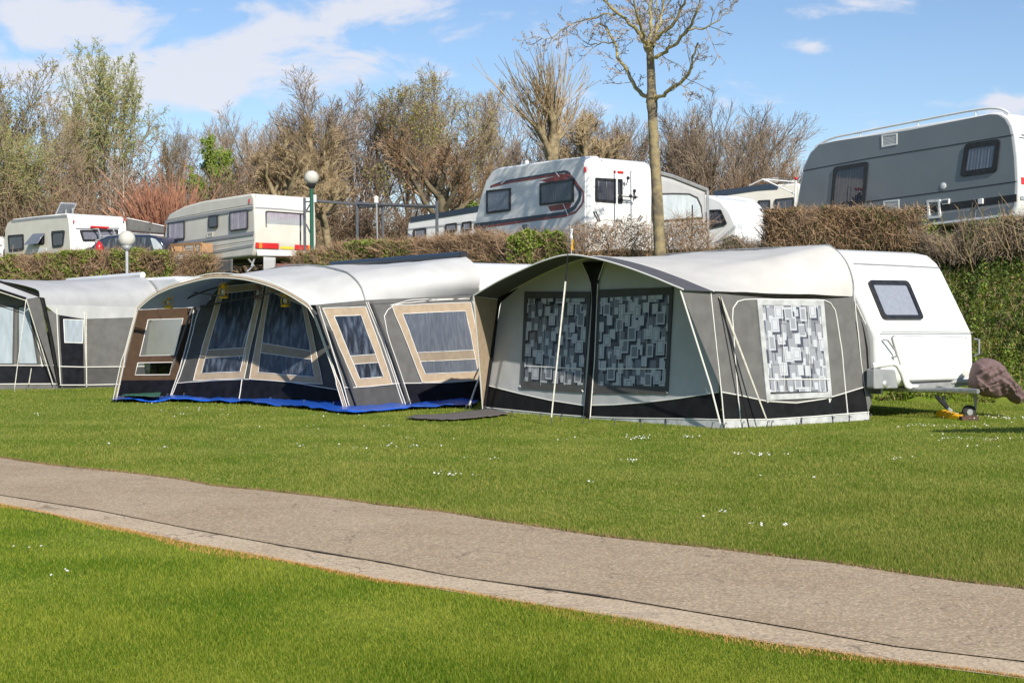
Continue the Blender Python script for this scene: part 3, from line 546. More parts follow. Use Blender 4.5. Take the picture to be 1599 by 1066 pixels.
for px in (1250,1299,1325): mb.pipe(SP,[(px,651-(px-1250)*.05),(px+1,662-(px-1250)*.05)],.008,.012)
obj('elastic_loop',mb,M['black'],T)
# ============================================================ caravans
def strips_on(pl,lines,m,root,w,name='trim_strip',off=.012,label=None):
    mb=MB()
    for l in lines: mb.band(pl,l,w,off)
    return obj(name,mb,m,root,label=label,thick=0)
def cwin(pl,quad,root,cur='curtain',fm='dark',fw=.05,r=.07,off=.005,label=None,blind=False,raised=.03):
    q=[V(pl.hit(*p)) for p in quad]; A=rquad(q,r); B=rquad(inset(q,fw),max(.02,r-fw*.5))
    mb=MB(); mb.ring(pl,A,B,off,off+raised); mb.flat(pl,B,off+.001); fr=obj('window',mb,M[fm],root,label=label)
    i4=inset(q,fw*1.05); Wd=(i4[1]-i4[0]).length; mb=MB(); n=int(min(120,max(12,Wd/.02)))
    def cf(s,t): a=0 if blind else .006*math.sin(s*Wd/.085*6.283)*(1+.5*math.sin(s*17)); p=i4[3].lerp(i4[2],s).lerp(i4[0].lerp(i4[1],s),t); return pl.pt(p.x,p.y,off+.012+a)
    mb.grid(cf,n,2); obj('curtain',mb,M[cur],fr)
    mb=MB(); mb.flat(pl,B,off+raised*.8); obj('pane',mb,M['pane'],fr,sm=False)
    return fr
def wheel(c,ax,root,r=.32,w=.2):
    mb=MB(); mb.lathe(c-V(ax)*w/2,[(r*.62,0),(r*.93,0),(r,w*.18),(r,w*.82),(r*.93,w),(r*.62,w),(r*.62,0)],ax,28); t=obj('wheel',mb,M['rubber'],root)
    mb=MB(); mb.lathe(c-V(ax)*w*.4,[(.02,0),(r*.2,.0),(r*.25,.03),(r*.55,.05),(r*.63,0),(r*.63,w*.6)],ax,24); obj('rim',mb,M['alu'],t)
def body(root,pl,outline_px,Vd,w,mat_,bevel=.07,name='body',seg=3,extra=None):
    q=[V(pl.hit(*p)) for p in outline_px]; return body2(root,pl,q,Vd,w,mat_,bevel,name,seg)
def body2(root,pl,q,Vd,w,mat_,bevel=.07,name='body',seg=3):
    f=[pl.pt(p.x,p.y,0) for p in q]; mb=MB(); mb.prism3(f,[p+Vd*w for p in f]); return obj(name,mb,mat_,root,bevel=bevel,seg=seg,ang=50)
# ---- near caravan (nose to the right)
T=thing('caravan','white caravan standing on the lawn at the right, its nose joined to the grey awning','caravan',C0+CU*2.5+CV*1.1,'caravans on the lower lawn')
prof=[(.10,.50),(0.0,.62),(-.02,.80),(0,1.30),(.03,1.38),(.58,2.36),(.68,2.50),(.86,2.64),(1.15,2.70),(1.7,2.72),(4.9,2.70),(5.3,2.55),(5.5,2.2),(5.6,1.3),(5.55,.5)]
NP=Plane(C0,CV); W3=2.5
bq=[V((-0,0,0))]
f=[C0+CU*u+UP*z for u,z in prof]; mb=MB(); mb.prism3([p+CV*.02 for p in f],[p+CV*W3 for p in f]); obj('body',mb,M['white'],T,bevel=.09,seg=4,ang=50)
lowP=Plane(C0-CU*.0,CV); upP=Plane(C0+CU*.03+UP*1.38,CV,up=(CU*.55+UP*.98).normalized())
topP=Plane(C0+CU*.70+UP*2.36,CV,up=(CU*.28+UP*.26).normalized())
cwin(upP,[(1353,439),(1416,440),(1441,500),(1378,500)],T,'curtainwhite','dark',.075,.09,.004,label='tilted front window with grey rubber frame and drawn blind',blind=True,raised=.04)
strips_on(upP,[[(1333,411.5),(1400,414.5),(1466,418)]],M['greyplastic'],T,.022,'seam',.006); strips_on(lowP,[[(1374,518.5),(1440,518.5),(1517,519)]],M['greyplastic'],T,.018,'seam',.028)
# gas locker lid: proud panel with rounded corners
lid=[(1392,524.5),(1504,526),(1508,530),(1506,560),(1498,588),(1494,592.5),(1426,593)]
mb=MB(); q=[V(lowP.hit(*p)) for p in [(1390,524),(1509,527),(1499,592),(1412,594)]]; A=rquad(q,.12,6); mb.prism(lowP,A,.01,.045); ll=obj('locker_lid',mb,M['white'],T,bevel=.02,seg=2)
mb=MB(); o2=rquad([p for p in inset(q,-.012)],.12,6); mb.ring(lowP,o2,A,.012,.03); obj('seal',mb,M['greyplastic'],ll)
def handle(pts,root,m='alu',r=.014):
    mb=MB(); mb.tube(pts,r,8); obj('grab_handle',mb,M[m],root)
handle([lowP.px(1376,530,.03),lowP.px(1379,531,.09),lowP.px(1391,548,.09),lowP.px(1393,556,.09),lowP.px(1391,557,.03)],T,'midgrey',.016)
handle([lowP.px(1523,529,-.02),lowP.px(1524,530,.06),lowP.px(1524,552,.06),lowP.px(1523,556,-.02)],T,'midgrey',.016)
# lower corner moulding with marker lamp and front skirt
mb=MB(); q=[V(lowP.hit(*p)) for p in [(1361,575),(1394,577),(1399,606),(1361,607)]]; mb.prism(lowP,rquad(q,.04),-.1,.05); fm=obj('corner_moulding',mb,M['greyplastic'],T,bevel=.015)
mb=MB(); c=lowP.px(1378,599,.05); mb.lathe(c,[(0,.03),(.04,.028),(.06,.015),(.065,0)],lowP.N,16); obj('marker_lamp',mb,M['alu'],fm)
mb=MB(); A=resample([lowP.px(*p,.03) for p in [(1361,576),(1395,570),(1405,585),(1412,607),(1425,609)]],16); B=resample([lowP.px(*p,.03) for p in [(1361,566),(1400,566),(1412,578),(1420,600),(1434,600)]],16)
mb.grid(lambda s,t:A[round(s*15)].lerp(B[round(s*15)],t)+lowP.N*.02*math.sin(math.pi*t),15,3); obj('wheel_arch_trim',mb,M['white'],T,thick=.02)
mb=MB(); q=[V(lowP.hit(*p)) for p in [(1424,599),(1520,594),(1520,601),(1420,611)]]; mb.prism(lowP,q,-.25,.02); obj('chassis_beam',mb,M['greyplastic'],T,bevel=.01)
mb=MB(); q=[V(lowP.hit(*p)) for p in [(1487,592.5),(1520,591.5),(1520,597),(1483,598)]]; mb.prism(lowP,q,-.2,.05); obj('front_sill',mb,M['mudflap'],T,bevel=.01)
u=C0+CV*1.15; mb=MB()
for s in (-.5,.5): mb.tube([u+CV*s+CU*.5+UP*.46,u+CV*.03*s-CU*1.0+UP*.46],.04,6)
mb.box(u+CU*2.2+UP*.47,.08,4,.1,CV,CU); mb.box(u+CU*2.2+CV*.9+UP*.44,.05,4.2,.08,CV,CU); mb.box(u+CU*2.2-CV*.9+UP*.44,.05,4.2,.08,CV,CU); obj('drawbar',mb,M['metal'],T)
mb=MB(); b0=C0+CU*2.75+CV*2.1+UP*.33; wheel(C0+CU*2.75+CV*2.1+UP*.33,CV,T); wheel(C0+CU*2.75+CV*.2+UP*.33,CV,T)
# corner steady: black arm, silver foot
s0=at(1462,618,23.1); s1=at(1480,637,23.0); s2=g(1484,643); mb=MB(); mb.tube([s0,s1],.035,6); mb.tube([s0+V((.1,0,0)),s1],.02,6); mb.mi=1; mb.tube([s1,at(1486,642,23)],.028,6); mb.box(at(1485,644,23)+V((0,0,-.01)),.2,.15,.02); obj('corner_steady',mb,[M['dark'],M['alu']],T)
# jockey wheel on its stem under the drawbar
jc=at(1513,643,23.0); mb=MB(); ax=V((.1,-1,0)).normalized(); mb.lathe(jc-ax*.04,[(.03,0),(.09,0),(.115,.02),(.115,.06),(.09,.08),(.03,.08)],ax,22); jw=obj('jockey_wheel',mb,M['rubber'],T)
mb=MB(); mb.lathe(jc-ax*.045,[(.0,0),(.05,.0),(.05,.09),(0,.09)],ax,14); mb.tube([jc-ax*.06,jc-ax*.06+V((.12,0,0)),jc-ax*.0+V((.125,0,.35))],.022,8); obj('stem',mb,M['greyplastic'],jw)
mb=MB(); mb.lathe(C0+CU*1.9+CV*1.1+UP*2.71,[(.0,.06),(.12,.06),(.15,.03),(.16,0)],UP,18); obj('roof_vent',mb,M['white'],T)
# ---- cloth cover over the hitch
YH=22.75; ct=[(1517,598),(1519,578),(1523,565),(1533,558.5),(1545,559),(1555,562),(1564,569),(1572,580),(1578,592),(1588,600),(1595,609),(1598,618)]; cb=[(1517,601),(1519,607),(1526,614),(1536,618.5),(1545,620.5),(1558,621),(1567,619.5),(1573,621),(1578,627),(1588,631),(1595,629),(1598,620)]
A=resample([at(x,y,YH) for x,y in ct],61); B=resample([at(x,y,YH) for x,y in cb],61); mb=MB()
def cvf(side):
    def fn(s,t):
        i=round(s*60); p=A[i].lerp(B[i],t); e=math.sqrt(max(0,1-abs(2*t-1)**2.6))*math.sqrt(max(0,1-abs(2*s-1)**7)); k=(.30-.17*s)*e*side
        f=.06*noise.noise(V((p.x*5+p.z*2,p.z*4,side)))-.15*abs(noise.noise(V((p.x*7+p.z*5,p.z*2.2,side*2+4))))**.8-.08*abs(noise.noise(V((p.x*5-p.z*12,p.z*4,side*2+9))))**.8+.07+.02*noise.noise(p*16)
        return p+V((.25*f*e,-k-f*e*side*1.2,f*.3*e))
    return fn
for sd_ in (1,-1): mb.grid(cvf(sd_),60,40)
hc=obj('hitch_cover',mb,M['cover'],None,loc=g(1540,632)); props(hc,'mauve-brown cloth cover draped over the hitch of the white caravan','cover')
# yellow levelling wedge and wooden block
mb=MB(); a=g(1468,651); e=g(1504,655); d=(e-a).normalized(); n_=V((-d.y,d.x,0)); mb.add([a-n_*.09,e-n_*.09,e+n_*.09,a+n_*.09,a-n_*.07+UP*.11,e-n_*.07+UP*.05,e+n_*.07+UP*.05,a+n_*.07+UP*.11],[[0,1,2,3],[4,5,6,7],[0,1,5,4],[1,2,6,5],[2,3,7,6],[3,0,4,7]])
for k in range(5): q=a.lerp(e,.12+.18*k)+UP*(.112-.011*k); mb.box(q,.02,.13,.012,d,n_)
props(obj('levelling_wedge',mb,M['yellow'],None,loc=a,bevel=.006),'yellow plastic levelling wedge on the grass beside the jockey wheel','wedge')
mb=MB(); q=g(1513,656); mb.box(q+UP*.03,.26,.16,.06); mb.box(q+UP*.065+V((.02,0,0)),.2,.12,.01); props(obj('wooden_block',mb,pm('reddish_block_wood',(.12,.06,.04),(.07,.04,.03),9,.8),None,loc=q,bevel=.008),'reddish brown wooden block under the jockey wheel','block')
# ============================================================ beige trimmed awning (middle)
Fr=g(541,639); Fl=g(181,626); S2=g(753,627); 
T=thing('awning_tent','grey awning with beige window trim, deep open arch and blue ground sheet, in the middle','awning',(Fr+Fl)/2+V((.6,1,0)),'awning tents on the lower lawn')
AP=Plane(Fr,Fl-Fr); arch_px=[(482,476.5),(454,459),(423,444.5),(383,434),(344,431),(320,433.5),(297,439),(270,447),(247,457),(230,469),(216,482)]
legR=[AP.px(*p) for p in [(541,639),(522,577),(501,517),(492,492),(482,476.5)]]; legL=[AP.px(*p) for p in [(216,482),(208,510),(196,555),(181,626)]]
arch=smooth([AP.px(*p) for p in arch_px],5)
S2P=Plane(Fr,S2-Fr,lean=R(9),seed=12,amp=.032)
CU2=V((-.53,.85,0)); CV2=V((.85,.53,0)); D0=V((S2.x,S2.y,0)); RP2=Plane(D0,CU2)
rail=smooth([RP2.px(*p) for p in [(737,463),(750,441),(744,416),(728,401)]],4); u0=(rail[-1]-D0).dot(CU2)
rail+= [D0+CU2*u+UP*z for u,z in ((u0+1.2,2.74),(u0+3.2,2.72),(u0+4.6,2.68),(u0+5.0,2.4),(u0+5.1,1.9))]
e0=arch[0]; mid=resample(arch,41); rl=resample(rail,41); ribp=S2P.px(571,470.5)
mid=[mid[i].lerp(rl[i],.36)+V((0,0,.10*math.sin(math.pi*i/40))) for i in range(41)]; dlt=ribp-mid[0]; mid=[p+dlt*max(0,1-i/14) for i,p in enumerate(mid)]
mb=MB(); mb.loft([arch,mid,rail],56,14,.022,.03); obj('roof',mb,M['canvaswhite'],T)
mb=MB(); mb.tube([p+V((0,0,.012)) for p in mid],.012,5); mb.tube([p+V((0,0,.01)) for p in mid[:16]],.016,5); obj('roof_seam',mb,M['greyplastic'],T)
full=legR[:-1]+arch+legL[1:]
mb=MB(); mb.tube([p+AP.N*.01 for p in resample(full,70)],.022,8); at_=obj('front_frame_pole',mb,M['beige'],T)
mb=MB()
for o in (.05,-.03): mb.tube([p+AP.N*.03+V((0,0,o if 4<i<62 else 0))+(AP.U*(-o if i<=4 else o) if not 4<i<62 else V((0,0,0))) for i,p in enumerate(resample(full,70))],.009,5)
obj('piping',mb,M['pipe'],at_)
# inner canopy band behind the arch (brown grey)
# side wall
topS=[(494,481),(530,476),(571,472),(620,470),(680,467.5),(734,464)]; stT=[(537,605),(556,605),(585,603),(612,599),(640,598),(700,597),(757,593)]; gS=[(546,636),(575,634),(612,628),(640,631),(700,630),(753,626)]
mb=MB(); mb.wall(S2P,stT,topS,0,50,24); sw=obj('side_wall',mb,M['canvasgrey'],T)
mb=MB(); mb.wall(S2P,[(546,637),(580,635),(633,632)],[(537,605),(556,605),(585,603),(628,598)],.0,26,7); obj('skirt',mb,M['canvasdkgrey'],T,label='charcoal lower band of the front side panel')
mb=MB(); mb.wall(S2P,[(633,632),(680,631),(753,625)],[(628,598),(640,598),(700,597),(757,593)],.0,26,7); obj('skirt',mb,M['navyskirt'],T,label='blue-black lower band of the rear side panel')
mb=MB()
for l in (stT,[(498,478),(545,635)],[(571,471),(590,520),(612,580),(628,630)],[(574,471),(595,520),(633,634)],[(739,470),(757,560),(757,592)],[(734,466),(680,469),(625,474),(607,480),(599,492),(603,515),(640,630)],[(609,477),(640,468),(734,466)]): mb.pipe(S2P,l,.009,.008)
obj('piping',mb,M['pipe'],sw)
windowset(S2P,[(503,481.5),(570,479),(612,600),(556,605)],T,M['beige'],M['bluefoil'],.155,name='window',bar=.30,barw=.13,label='narrow beige-framed window of the side panel')
windowset(S2P,[(610,477.5),(735,472),(757,593),(659,597)],T,M['beige'],M['greyfoil'],.165,name='window',bar=.28,barw=.15,label='wide beige-framed window of the side panel')
mb=MB(); mb.tube([S2P.px(474,474,.05) if False else AP.px(486,482),S2P.px(512,520,.10),S2P.px(541,600,.10),S2P.px(556,637,.06)],.03,6); mb.tube([S2P.px(578,474,.05),S2P.px(606,550,.10),S2P.px(636,632,.04)],.028,6); obj('frame_pole',mb,M['canvasdkgrey'],T)
# side of the canopy roof hem
mb=MB(); mb.wall(S2P,[(494,484),(571,475),(734,468)],[(492,476),(571,468.5),(737,461)],.012,30,2); obj('roof_hem',mb,M['canvasgrey'],T)
# recessed front wall
W0=g(552,633); W1=g(266,621); WP=Plane(W0,W1-W0,lean=R(12),seed=21,amp=.032)
wT=[(505,485),(480,470),(450,452),(420,441),(395,438),(365,442),(338,452),(318,466),(303,482)]; wS=[(550,612),(500,604),(440,594),(380,592),(330,594),(276,598)]; wG=[(552,634),(500,631),(440,627),(375,624),(320,622),(262,619)]
mb=MB(); mb.wall(WP,wS,wT,0,50,24); fw=obj('front_wall',mb,M['canvasdkgrey'],T)
mb=MB(); mb.wall(WP,wG,wS,0,50,6); obj('skirt',mb,M['navyskirt'],T,label='blue-black lower band of the recessed front wall')
windowset(WP,[(344,448),(414,441),(383,591),(303,594)],T,M['brown'] if False else M['beige'],M['bluefoil'],.14,name='window',bar=.24,barw=.10,label='left window of the recessed front wall')
windowset(WP,[(418,441),(478,470),(506,600),(391,592)],T,M['beige'],M['bluefoil'],.14,name='window',bar=.30,barw=.12,label='right window of the recessed front wall')
mb=MB(); mb.pipe(WP,wS,.009,.008)
for l in ([(405,440),(388,530),(374,623)],[(411,441),(374,560),(374,592)][:2],[(303,484),(296,520),(280,580),(266,620)],[(330,466),(312,478),(305,500),(296,540),(282,585),(268,619)]): mb.pipe(WP,l,.010,.01)
obj('piping',mb,M['pipe'],fw)
mb=MB(); mb.tube([WP.px(303,482,.05),WP.px(290,520,.06),WP.px(272,575,.06),WP.px(258,618,.05)],.02,6); obj('frame_pole',mb,M['canvasgrey'],T)
mb=MB(); a=arch[18]; mb.tube([arch[8]+V((0,.05,-.06)),WP.px(303,482)+V((0,0,.02))],.016,6); mb.tube([AP.px(297,446)+V((0,.3,-.12)),AP.px(345,452)+V((0,.3,-.12))],.014,6); mb.tube([p+V((.35,1.0,-.08)) for p in arch[6:-6]],.016,6); obj('roof_pole',mb,M['dark'],T)
# left wing wall seen from inside, with its own clear windows
LP=Plane(Fl,W1-Fl,seed=31,amp=.012); lq=[(216,484),(307,480),(274,618),(184,618)]
mb=MB(); 
def lw(s,t): 
    A=V(LP.hit(*lq[0])).lerp(V(LP.hit(*lq[3])),t); B=V(LP.hit(*lq[1])).lerp(V(LP.hit(*lq[2])),t); return A.lerp(B,s)
def cell(mb,s0,s1,t0,t1,off=0,n=5,m=5): mb.grid(lambda s,t: LP.pt(*lw(s0+(s1-s0)*s,t0+(t1-t0)*t),off),n,m)
for a in ((0,.2,0,.82),(.8,1,0,.82),(.2,.8,0,.12),(.2,.8,.54,.62),(.2,.8,.76,.82)): cell(mb,*a)
mb.mi=1; cell(mb,0,1,.82,1); lwo=obj('side_wall',mb,[M['brown'],M['navyskirt']],T,label='left side wall, brown frame seen from inside, shade put into the colour')
mb=MB(); cell(mb,.2,.8,.12,.54,.004); cell(mb,.2,.8,.62,.76,.004); obj('clear_foil',mb,M['pvc'],lwo)
mb=MB()
for s0,s1,t0,t1 in ((.2,.8,.12,.54),(.2,.8,.62,.76)): mb.tube([LP.pt(*lw(a,b),.006) for a,b in ((s0,t0),(s1,t0),(s1,t1),(s0,t1),(s0,t0))],.009,5)
obj('piping',mb,M['pipe'],lwo)
mb=MB(); mb.grid(lambda s,t: LP.pt(*lw(-.0+.03*s,t),.0).lerp(AP.px(*[(216,482),(208,510),(196,555),(181,626)][round(t*3)]),.0)+V((0,0,0)),1,3); 
for p in [(181,629),(192,628),(262,623),(286,622),(340,622),(375,625),(420,629),(475,633),(520,637),(541,642),(556,640),(575,638),(612,634),(633,636),(640,634),(680,633),(700,632),(735,629)]: peg(g(*p),T)
mb=MB(); tp=S2P.px(757,555,.1); gp=g(733,641); mb.tube([S2P.px(760,540,.1),gp+V((0,0,.1))],.016,5); obj('guy_strap',mb,M['strap'],T); peg(gp,T); peg(g(728,641),T)
# blue ground sheet with ragged folds
def sheet(name,edge,back,m,z,label,cat,amp=.05,n=70):
    A=resample([g(*p) for p in edge],n+1); B=resample([g(*p) for p in back],n+1); mb=MB()
    mb.grid(lambda s,t: A[round(s*n)].lerp(B[round(s*n)],t)+V((0,0,z+max(-z*.8,amp*(.5+noise.noise(V((s*22,t*4,z*50)))+.5*noise.noise(V((s*60,t*9,2)))))))+V((0,.25*noise.noise(V((s*14,3,z)))*(1-t),0)),n,8)
    return props(obj(name,mb,m,None,loc=A[0],thick=.004),label,cat)
sheet('ground_sheet',[(172,628),(200,629),(240,629.5),(262,628),(300,629),(360,631),(423,634.5),(480,640),(528,646),(545,648.5),(600,644),(640,641),(700,638),(742,636)],[(190,619),(262,617),(300,618),(423,624),(528,628),(600,628),(700,626),(750,624)],M['tarp'],.03,'crumpled bright blue ground sheet sticking out from under the beige trimmed awning','ground sheet',.045)
sheet('ground_mat',[(190,627.2),(215,628),(250,629)],[(196,620),(220,619.6),(252,619.4)],M['tarpgreen'],.12,'small dull green mat on the blue ground sheet under the open arch','mat',.01,20)
sheet('door_mat',[(632,655.5),(660,657),(690,659),(740,656),(798,649)],[(650,651),(690,650),(740,644),(765,641)],M['mat'],.035,'grey-brown slatted mat on the grass between the two nearest awnings','mat',.004,30)
# lanterns hanging under the arch
def lantern(px,py,Y,col,lbl):
    c=at(px,py,Y); T_=thing('lantern',lbl,'lantern',c,'lanterns hanging in the open arch'); m=M['yellow'] if col else M['lampdull']
    mb=MB(); mb.lathe(c+V((0,0,-.13)),[(0,0),(.085,0),(.09,.03),(.06,.05)],UP,14); mb.lathe(c+V((0,0,.06)),[(.05,0),(.06,.02),(.04,.06),(.015,.09),(0,.09)],UP,14)
    for k in range(4): a=k*math.pi/2+.4; mb.tube([c+V((math.cos(a)*.075,math.sin(a)*.075,-.08)),c+V((math.cos(a)*.085,math.sin(a)*.085,0)),c+V((math.cos(a)*.045,math.sin(a)*.045,.08))],.010,5)
    mb.tube([c+V((math.cos(t)*.09,0,.06+math.sin(t)*.11)) for t in [i*math.pi/8 for i in range(9)]],.006,5); obj('cage',mb,m,T_)
    mb=MB(); mb.ball(c+V((0,0,-.01)),.045,12,1.4); obj('glass_globe',mb,M['globe'],T_); mb=MB(); mb.tube([c+V((0,0,.16)),c+V((0,0,.3))],.004,4); obj('hook',mb,M['dark'],T_)
M['lampdull']=pm('dull_pink_lantern_metal',(.30,.16,.13),(.2,.1,.08),9,.5)
lantern(263,471,27.2,1,'yellow lantern hanging furthest left under the open arch'); lantern(349,455,26.5,1,'yellow lantern hanging under the peak of the open arch'); lantern(306,459,28.2,0,'dull pink lantern hanging between the two yellow ones'); lantern(446,468,26.0,1,'yellow lantern hanging at the right end of the open arch'); lantern(404,457,27.0,0,'small dull pink lantern in front of the window join under the arch')
# ---- caravan behind the beige awning
T=thing('caravan','white caravan mostly hidden behind the beige trimmed awning, dark roll awning on its roof','caravan',D0+CU2*3+CV2*1.2,'caravans on the lower lawn')
prof=[(.1,.5),(0,.8),(0,1.4),(.5,2.35),(.75,2.58),(1.1,2.66),(5.5,2.66),(6,2.4),(6.1,1.2),(6.05,.5)]; f=[D0+CU2*(u-.25)+UP*z for u,z in prof]
mb=MB(); mb.prism3([p+CV2*.06 for p in f],[p+CV2*2.25 for p in f]); obj('body',mb,M['white'],T,bevel=.08,seg=3,ang=50)
mb=MB(); a=D0+CU2*(u0+.1)+UP*2.80; mb.tube([a,a+CU2*6.0],.075,10); obj('roll_awning_case',mb,M['navy'],T); wheel(D0+CU2*3+CV2*.25+UP*.33,CV2,T)
mb=MB(); mb.tube([a-CU2*.03,a+CU2*.02],.085,10); obj('case_end_cap',mb,M['dark'],T)
# ============================================================ white roofed awning at the left
F1=g(91,607); E1=g(222,603); L1=g(-150,609)
T=thing('awning_tent','white roofed awning with charcoal walls at the left edge of the row','awning',F1+V((0,.5,0)),'awning tents on the lower lawn')
S1=Plane(F1,E1-F1,lean=R(3),seed=41,amp=.03); P1=Plane(F1,L1-F1,lean=R(3),seed=43,amp=.02); U1=(L1-F1).normalized()
CU1=V((-.62,.785,0)); CV1=V((.785,.62,0)); G0=S1.pt(3.1,0); G0.z=0; RP1=Plane(G0,CU1)
rail=smooth([S1.px(213,489) if False else RP1.px(246,480),RP1.px(245,458),RP1.px(236,443),RP1.px(223,431)],4); ur=(rail[-1]-G0).dot(CU1)
rail+=[G0+CU1*(ur+u)+UP*z for u,z in ((1.0,rail[-1].z+.02),(3,rail[-1].z),(4.6,rail[-1].z-.05),(5.1,2.2),(5.2,1.9))]
e=S1.px(71,477); frontc=smooth([e,S1.px(62,464)]+[P1.pt(u,z,.0) for u,z in ((.5,2.22),(1.4,2.42),(2.6,2.52),(3.8,2.4),(4.8,2.1),(5.2,1.95))],3)
mb=MB(); mb.loft([frontc,rail],50,12,.03,.10); obj('roof',mb,M['canvaspale'],T)
st=[(93,572),(131,573),(180,572.5),(225,572)]; tp=[(87,480),(110,484),(131,487),(180,489),(238,489)]; gd=[(90,607),(131,607),(180,605),(230,602)]
mb=MB(); mb.wall(S1,[(88,573)]+st[1:],[(70,484),(110,490),(131,492),(180,494.5),(236,494)],0,44,20); sw=obj('side_wall',mb,M['canvasgrey'],T)
mb=MB(); mb.wall(S1,gd,st,0,44,6); obj('skirt',mb,M['canvasdkgrey'],T,label='charcoal lower band of the side wall')
mb=MB(); mb.wall(S1,[(88,491),(131,498),(180,496.5),(236,495)],[(70,476),(110,476.5),(131,477),(180,478.5),(247,479.5)],.012,44,3); obj('roof_hem',mb,M['canvaspale'],T)
mb=MB(); mb.wall(S1,[(98,604),(131,604)],[(92,492),(129,494)],.010,10,14); obj('door_panel',mb,M['navyskirt'],T,label='dark door panel with a small window')
windowset(S1,[(98,498),(130,499),(129,536),(100,535)],T,M['pipe'],M['palefoil'],.015,o=.016,name='window',pipe=False,label='small pale window in the dark door panel')
mb=MB()
for l in (st,[(88,482),(94,602)],[(131,487),(135,604)],[(92,601),(131,601),(225,599)]): mb.pipe(S1,l,.012,.02)
obj('piping',mb,M['pipe'],sw)
mb=MB(); mb.tube([S1.px(133,488,.05),S1.px(134,604,.05)],.014,6); obj('upright_pole',mb,M['yellow'] if False else M['strap'],T)
# front wall, with canopy edges
mb=MB(); mb.wall(P1,[(84,571),(40,570.5),(0,570),(-120,570)],[(62,478),(40,462),(0,455),(-120,452)],-.0,30,16); fw=obj('front_wall',mb,M['canvasgrey'],T)
mb=MB(); mb.wall(P1,[(90,600),(40,598),(-120,600)],[(84,571),(40,570.5),(-120,570)],-.0,30,4); obj('skirt',mb,M['navyskirt'],T,label='dark lower band of the front wall')
mb=MB(); mb.wall(P1,[(92,608),(40,608),(-120,609)],[(90,600),(40,598),(-120,600)],.004,30,2); obj('mud_flap',mb,M['canvasgrey'],T)
for qd,lb in (([(28,478),(46,476),(62,570),(26,570)],'right pale window of the front wall'),([(-30,476),(24,477),(22,570),(-30,570)],'left pale window of the front wall')): windowset(P1,qd,T,M['canvasdkgrey'],M['palefoil'],.04,name='window',pipe=False,label=lb)
mb=MB()
for l in ([(84,570.5),(-120,570)],[(90,599),(-120,600)],[(48,470),(66,572)],[(0,568),(-60,568)]): mb.pipe(P1,l,.011,.015)
obj('piping',mb,M['pipe'],fw)
K1=P1.px(46,469,.45); K1b=P1.px(-160,440,.45)
Ctop=[P1.px(62,464),P1.px(0,441),P1.px(-80,425),P1.px(-200,425)]; Cf=[K1,P1.px(0,454,.45),P1.px(-80,440,.45),P1.px(-200,440,.45)]
mb=MB(); mb.loft([Cf,Ctop],24,3,.006); obj('canopy',mb,M['canvaspale'],T)
mb=MB(); mb.tube([p+V((0,0,.02)) for p in resample(Cf,16)],.02,6); mb.tube([p+V((0,0,.02)) for p in resample(Ctop,16)],.035,6); obj('canopy_trim',mb,M['black'],T)
mb=MB(); mb.tube([K1,P1.px(84,600,.1)],.011,5); mb.tube([p+V((0,-.02,-.03)) for p in resample(Cf,16)],.010,5); mb.tube([K1,P1.px(60,605,.3),g(22,612)][::2],.009,5); mb.tube([P1.px(50,575,.1),P1.px(46,600,.1)],.01,5); obj('guy_cord',mb,M['strap'],T)
m_=tri(K1,S1.px(63,465),S1.px(90,604)+P1.N*.03); obj('canopy_wing',m_,M['canvasgrey'],T)
mb=MB(); a=resample([S1.px(*p,.03) for p in [(62,464),(76,520),(90,604)]],14); b=resample([S1.px(*p,.03) for p in [(69,465),(83,530),(95,604)]],14); mb.grid(lambda s,t:a[round(t*13)].lerp(b[round(t*13)],s),2,13); obj('corner_sleeve',mb,M['black'],T,thick=.02)
for p in [(91,610),(88,609),(134,608),(180,607),(40,611),(22,612)]: peg(g(*p),T)
T=thing('caravan','white caravan nose behind the white roofed awning at the left','caravan',G0+CU1*2.5+CV1*1.2,'caravans on the lower lawn')
zr=rail[12].z; prof=[(.1,.5),(0,.8),(0,1.4),(.4,zr-.4),(.6,zr-.15),(.95,zr-.04),(5,zr-.04),(5.4,2.2),(5.5,1.2),(5.4,.5)]; f=[G0+CU1*(u-.1)+UP*z for u,z in prof]
mb=MB(); mb.prism3([p+CV1*.05 for p in f],[p+CV1*2.2 for p in f]); obj('body',mb,M['white'],T,bevel=.08,seg=3,ang=50); wheel(G0+CU1*2.8+CV1*.3+UP*.33,CV1,T)
mb=MB(); a=G0+CU1*(ur)+UP*(zr+.03); mb.tube([a,a+CU1*5.0-UP*.05],.075,10); obj('roll_awning_case',mb,M['white'],T)
